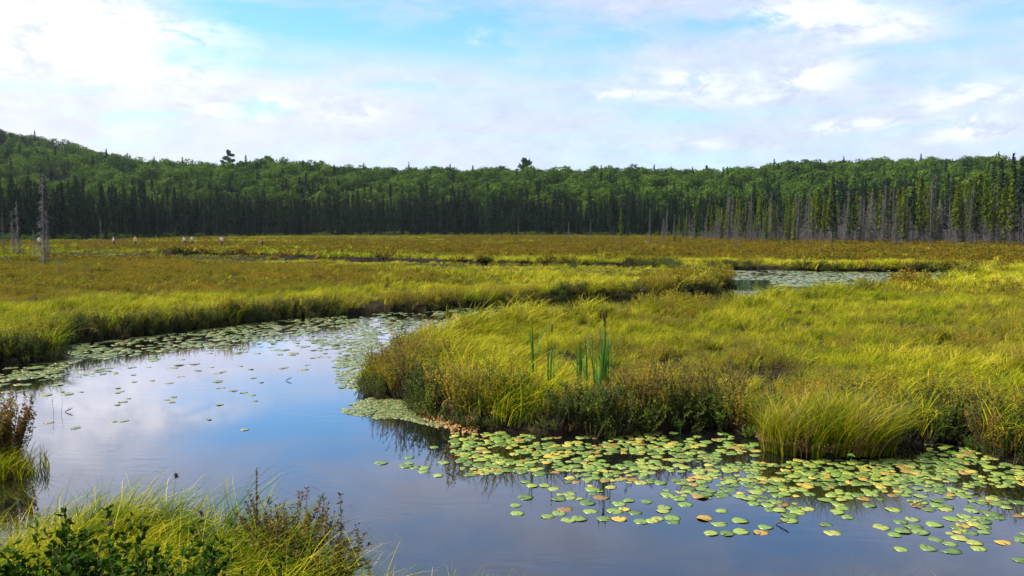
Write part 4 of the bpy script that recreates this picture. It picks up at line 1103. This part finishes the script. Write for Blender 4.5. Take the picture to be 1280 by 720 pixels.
# ------------------------------------------------------------------ single stalks, spikes and twigs
def stalk(name, u, d, ztop, rad_, label, cat, head=None, bend=(0, 0), branches=0, mt=M_twig):
    x, y = tree_like(u, d); z0 = gz(x, y) if shore(x, y) > 0 else -.25
    o = empty(name, (x, y, z0)); tag(o, label, cat); h = ztop - z0
    P_ = [(0, 0, 0), (bend[0] * .25, bend[1] * .2, h * .5), (bend[0], bend[1], h)]
    mb = MB(); mb.tube(P_, [rad_, rad_ * .8, rad_ * .45], 5)
    for k in range(branches):
        q = rnd.uniform(.45, .95); p_ = Vector(P_[1]).lerp(Vector(P_[2]), (q - .5) * 2) if q > .5 else Vector(P_[0]).lerp(Vector(P_[1]), q * 2)
        mb.tube([p_, p_ + Vector((rnd.uniform(-.10, .10), rnd.uniform(-.05, .05), rnd.uniform(.02, .14)))], [rad_ * .5, rad_ * .2], 4)
    link('stem', mb.mesh('stem', mt), o)
    if head == 'spike':
        hd = MB()
        for k in range(190):
            q = rnd.random(); a = rnd.uniform(0, 2 * PI); rr = .016 * (1 - q * .7); p_ = Vector((bend[0] * (.4 + .6 * q), 0, h * (.45 + .55 * q)))
            d1 = Vector((math.cos(a), math.sin(a), .6)); t1 = Vector((-math.sin(a), math.cos(a), 0)) * .008
            hd.add([p_ + t1, p_ - t1, p_ + d1 * (rr + .012)], [(0, 1, 2)], rnd.random())
        link('flower_head', hd.mesh('flower_head', M_brown), o)
    if head == 'tuft':
        hd = MB(); c = Vector(P_[2])
        for k in range(70):
            d1 = Vector((rnd.gauss(0, 1), rnd.gauss(0, 1), rnd.gauss(0, 1))).normalized(); t1 = d1.orthogonal().normalized() * .006
            hd.add([c + t1, c - t1, c + d1 * rnd.uniform(.018, .038)], [(0, 1, 2)], rnd.random() * .5)
        link('seed_head', hd.mesh('seed_head', M_snagd), o)
    return o
stalk('dock_spike', 312, 7.3, 1.47, .006, 'tall brown seed spike above the near left grass', 'seed spike', 'spike', (.02, 0))
stalk('rush_plant', 190, 6.6, 1.58, .003, 'bending stem with a dark tufted seed head over the water', 'seed stem', 'tuft', (.10, .1))
stalk('rush_plant', 246, 6.6, 1.30, .003, 'short stem with dark tufted seed head right of the bending one', 'seed stem', 'tuft', (-.02, 0))
stalk('rush_plant', 124, 6.6, 1.22, .003, 'stem with spiky brown seed head among the near left grass', 'seed stem', 'tuft', (.01, 0))
stalk('dry_twig', 150, 6.2, 1.2, .003, 'thin dry forked twig above the corner shrub', 'twig', None, (-.03, 0), 4)
stalk('dry_twig', 85, 6.2, 1.45, .003, 'thin dry twig leaning above the bottom left shrub', 'twig', None, (.12, 0), 5)
stalk('dry_twig', 1083, 5.4, 1.44, .0035, 'bent dry twig poking in at the bottom edge right of centre', 'twig', None, (-.03, 0), 5)
stalk('dry_twig', 909, 5.4, 1.39, .003, 'short dry twig tip at the bottom edge', 'twig', None, (.0, 0), 0)
stalk('water_reed', 60, 15.9, .40, .004, 'thin pair of grey reeds standing in the pond at left', 'reed', None, (-.05, 0), 2, M_snagd)
stalk('water_reed', 68, 15.9, .30, .004, 'shorter grey reed beside the thin pair at left', 'reed', None, (.05, 0), 1, M_snagd)
def floater(u, v, L, az_, label, cat='twig'):
    x, y = W(u, v); o = empty('floating_stick', (x, y, .01), az_); tag(o, label, cat)
    mb = MB(); mb.tube([(-L / 2, 0, 0), (0, .01, .03), (L / 2, -.01, .06)], [.008, .009, .004], 5)
    for k in range(3): mb.tube([(L * (k - 1) * .2, 0, .03), (L * (k - 1) * .2 + .04, .05, .08)], [.004, .002], 4)
    link('stick', mb.mesh('stick', M_twig), o)
floater(562, 590, .10, .5, 'short dark stick floating left of the pads')
floater(853, 612, .22, .9, 'dark forked stick among the pads before the black bank')
floater(978, 657, .16, -.6, 'thin stick floating below the tussock pads')
floater(1149, 632, .20, .1, 'dark stick lying across pads below the tussock')
floater(361, 476, .14, .3, 'small dark clump floating on the open bend')
floater(86, 515, .14, .2, 'small brown floating leaf clump on the left pond')

# ------------------------------------------------------------------ hikers far off at the foot of the wood
def skin_mesh(name, vs, es, rs, mt, sub=1):
    me = bpy.data.meshes.new(name); me.from_pydata(vs, es, []); o = bpy.data.objects.new(name, me); COL.objects.link(o)
    o.modifiers.new('skin', 'SKIN'); o.modifiers['skin'].use_smooth_shade = True
    for i, r_ in enumerate(rs):
        me.skin_vertices[0].data[i].radius = (r_, r_) if np.isscalar(r_) else r_
    me.skin_vertices[0].data[0].use_root = True
    o.modifiers.new('sub', 'SUBSURF').levels = sub; o.modifiers['sub'].render_levels = sub
    dg = bpy.context.evaluated_depsgraph_get(); me2 = bpy.data.meshes.new_from_object(o.evaluated_get(dg))
    bpy.data.objects.remove(o); me2.name = name; me2.materials.clear(); me2.materials.append(mt); return me2
def plain(name, c, rough=.8):
    m, t, out = mat(name); p = t.new('ShaderNodeBsdfPrincipled')
    n = t.noise(t.new('ShaderNodeTexCoord').outputs['Object'], 14, 3)
    t.inp(p.inputs['Base Color'], t.mix(t.m('MULTIPLY', n, .3), (*c, 1), tuple(v_ * .6 for v_ in c) + (1,))); p.inputs['Roughness'].default_value = rough
    t.l.new(p.outputs[0], out.inputs[0]); return m
M_skin = plain('skin', (.50, .30, .21), .6); M_dark = plain('dark_cloth', (.03, .035, .05)); M_hair = plain('hair', (.04, .025, .015))
def person(u, d, face, bend, cloth, label, carry=0):
    x, y = tree_like(u, d); o = empty('person', (x, y, gz(x, y) + .02), face); tag(o, label, 'person')
    b = bend
    hip = Vector((0, 0, .92)); chest = hip + Vector((0, math.sin(b) * .42, math.cos(b) * .42)); neck = hip + Vector((0, math.sin(b) * .56, math.cos(b) * .56)); head = neck + Vector((0, .03 + math.sin(b) * .1, .13)); crown_ = head + Vector((0, .0, .10))
    vs = [hip, hip.lerp(chest, .5), chest, neck, head, crown_]; rs = [(.15, .10), (.13, .09), (.16, .10), .055, (.075, .09), (.06, .07)]
    es = [(0, 1), (1, 2), (2, 3), (3, 4), (4, 5)]
    def chain(p0, pts, rr):
        i0 = p0
        for p_, r_ in zip(pts, rr):
            vs.append(Vector(p_)); rs.append(r_); es.append((i0, len(vs) - 1)); i0 = len(vs) - 1
        return i0
    cl_, sl_, arms = [], [], []
    for sd_ in (-1, 1):
        sh_ = chest + Vector((.19 * sd_, 0, .03)); elb = sh_ + Vector((.06 * sd_, .04 + .1 * b, -.28)); wr_ = elb + Vector((-.03 * sd_, .12 + .15 * b, -.20))
        iw = chain(2, [sh_, elb, wr_], [.058, .043, .028]); arms.append((sh_, elb))
        palm = wr_ + Vector((0, .02, -.07)); ip_ = chain(iw, [palm], [(.035, .018)])
        for k in range(4):
            off = Vector(((k - 1.5) * .018, .01, -.03)); chain(ip_, [palm + off, palm + off + Vector((0, .012, -.035 - .008 * (k in (1, 2)))), palm + off + Vector((0, .03, -.055))], [.009, .008, .006])
        chain(iw, [wr_ + Vector((-.03 * sd_, .02, -.04)), wr_ + Vector((-.035 * sd_, .04, -.07))], [.010, .008])
        kn = Vector((.10 * sd_, .05 * sd_ * .6, .48)); an = Vector((.11 * sd_, -.03, .09)); chain(0, [Vector((.09 * sd_, 0, .86)), kn, an, an + Vector((0, .14, -.05))], [.09, .065, .042, .035])
        sl_.append((kn, an))
    link('body', skin_mesh('body', vs, es, rs, M_skin), o)
    # shirt, trousers, hair sit a little outside the body
    sv = [hip + Vector((0, 0, .02)), hip.lerp(chest, .5), chest, neck - Vector((0, 0, .03))]; sr_ = [(.175, .125), (.16, .115), (.185, .125), .075]; se = [(0, 1), (1, 2), (2, 3)]
    for (sh_, elb) in arms:
        sv += [sh_, elb]; sr_ += [.075, .062]; se += [(2, len(sv) - 2), (len(sv) - 2, len(sv) - 1)]
    link('shirt', skin_mesh('shirt', sv, se, sr_, cloth), o)
    tv = [hip + Vector((0, 0, .03))]; tr_ = [(.172, .125)]; te = []
    for sd_, (kn, an) in zip((-1, 1), sl_):
        tv += [Vector((.09 * sd_, 0, .84)), kn, an + Vector((0, 0, .03))]; tr_ += [.108, .083, .062]; n_ = len(tv); te += [(0, n_ - 3), (n_ - 3, n_ - 2), (n_ - 2, n_ - 1)]
    link('trousers', skin_mesh('trousers', tv, te, tr_, M_dark), o)
    link('hair', skin_mesh('hair', [head + Vector((0, -.03, .03)), crown_ + Vector((0, -.01, .015))], [(0, 1)], [(.085, .085), (.07, .078)], M_hair), o)
    fc = MB()
    for sx2 in (-.033, .033): fc.tube([head + Vector((sx2, .085, .02)), head + Vector((sx2, .098, .02))], [.012, .008], 6)
    fc.tube([head + Vector((0, .085, .015)), head + Vector((0, .118, -.02)), head + Vector((0, .09, -.03))], [.010, .014, .008], 5)
    link('face', fc.mesh('face', M_skin), o)
M_w = plain('white_shirt', (.80, .80, .82)); M_t = plain('tan_shirt', (.62, .38, .26)); M_g = plain('pale_shirt', (.60, .62, .66)); M_r = plain('red_shirt', (.70, .10, .03)); M_y = plain('cream_shirt', (.75, .68, .50))
PEOPLE = [(50, 131, .4, .25, M_g, 'person in a pale grey shirt beside the tallest snag, leftmost of all'), (143, 138, 2.2, .1, M_g, 'person in a pale shirt half hidden behind thin snags'), (170, 136, 3.0, 0, M_t, 'person in a tan shirt standing before the dark wood'),
          (232.5, 140, 1.4, .6, M_w, 'bending person in white, left one of the close pair'), (241, 140, 3.3, 0, M_y, 'upright person in cream, right one of the close pair'), (278, 140, 3.1, .05, M_w, 'person in a bright white shirt and dark trousers'), (328, 138, 2.6, .5, M_r, 'person in an orange red shirt, rightmost in the marsh')]
for p_ in PEOPLE: person(*p_)

# shrubby margin at the foot of the wood
M_edge = leafy('margin_shrub', lambda t: t.ramp(t.m('ADD', t.m('MULTIPLY', tone(t), .5), t.m('MULTIPLY', orand(t), .5)), [(0, (.02, .06, .012)), (.6, (.07, .13, .015)), (1, (.18, .22, .02))]), .3)
edge_c = proto_coll('margin', shr(4, 22, 1.5, .9, 22, .22, .12, 0, M_edge, .01) + [combined(YSP[0])])
n = 1500; uu = rng.uniform(-300, 1500, n); dd = edge_d(uu) - 1 - 11 * rng.uniform(0, 1, n) ** 2; dd = np.where(uu > 850, dd - 30 * rng.uniform(0, 1, n), dd); xs = (uu - 640) / FPX * dd
sc = rng.uniform(.3, 1.0, n) * (.4 + 1.2 * fbm(xs / 9, dd / 9, 66, 2))
scatter('forest_margin_shrubs', edge_c, 5, np.stack([xs, dd, ground_z(xs, dd) - .05], -1), np.stack([0 * xs, 0 * xs, rng.uniform(-3, 3, n)], -1), np.stack([sc] * 3, -1), rng.integers(0, 5, n), 'low green alder shrubs and saplings at the foot of the wood')
# straw blades through the tussock
V1, F1, T1 = multi(90, lambda: blades(9, .92, .008, .10, 5, 1.0, (.2, 0), .4), place_ts)
k_ = link('dead_blades', mesh_np('dead_blades', V1, F1, M_straw, {'tone': T1}), ts); k_['kind'] = 'stuff'; k_['label'] = 'straw coloured bent dead blades'

# ------------------------------------------------------------------ haze
hb = [(-1500, -1500, -3), (1500, -1500, -3), (1500, 1500, -3), (-1500, 1500, -3), (-1500, -1500, 92), (1500, -1500, 92), (1500, 1500, 92), (-1500, 1500, 92)]
m, t, out = mat('haze_air'); pv = t.new('ShaderNodeVolumePrincipled'); pv.inputs['Color'].default_value = (.72, .84, 1, 1); pv.inputs['Density'].default_value = .00006; pv.inputs['Anisotropy'].default_value = .3
t.l.new(pv.outputs[0], out.inputs['Volume'])
hz_ = link('haze', mesh_np('haze', hb, [np.array([[0, 3, 2, 1], [4, 5, 6, 7], [0, 1, 5, 4], [1, 2, 6, 5], [2, 3, 7, 6], [3, 0, 4, 7]])], m)); tag(hz_, 'thin bluish air over the marsh', None, None, 'stuff')
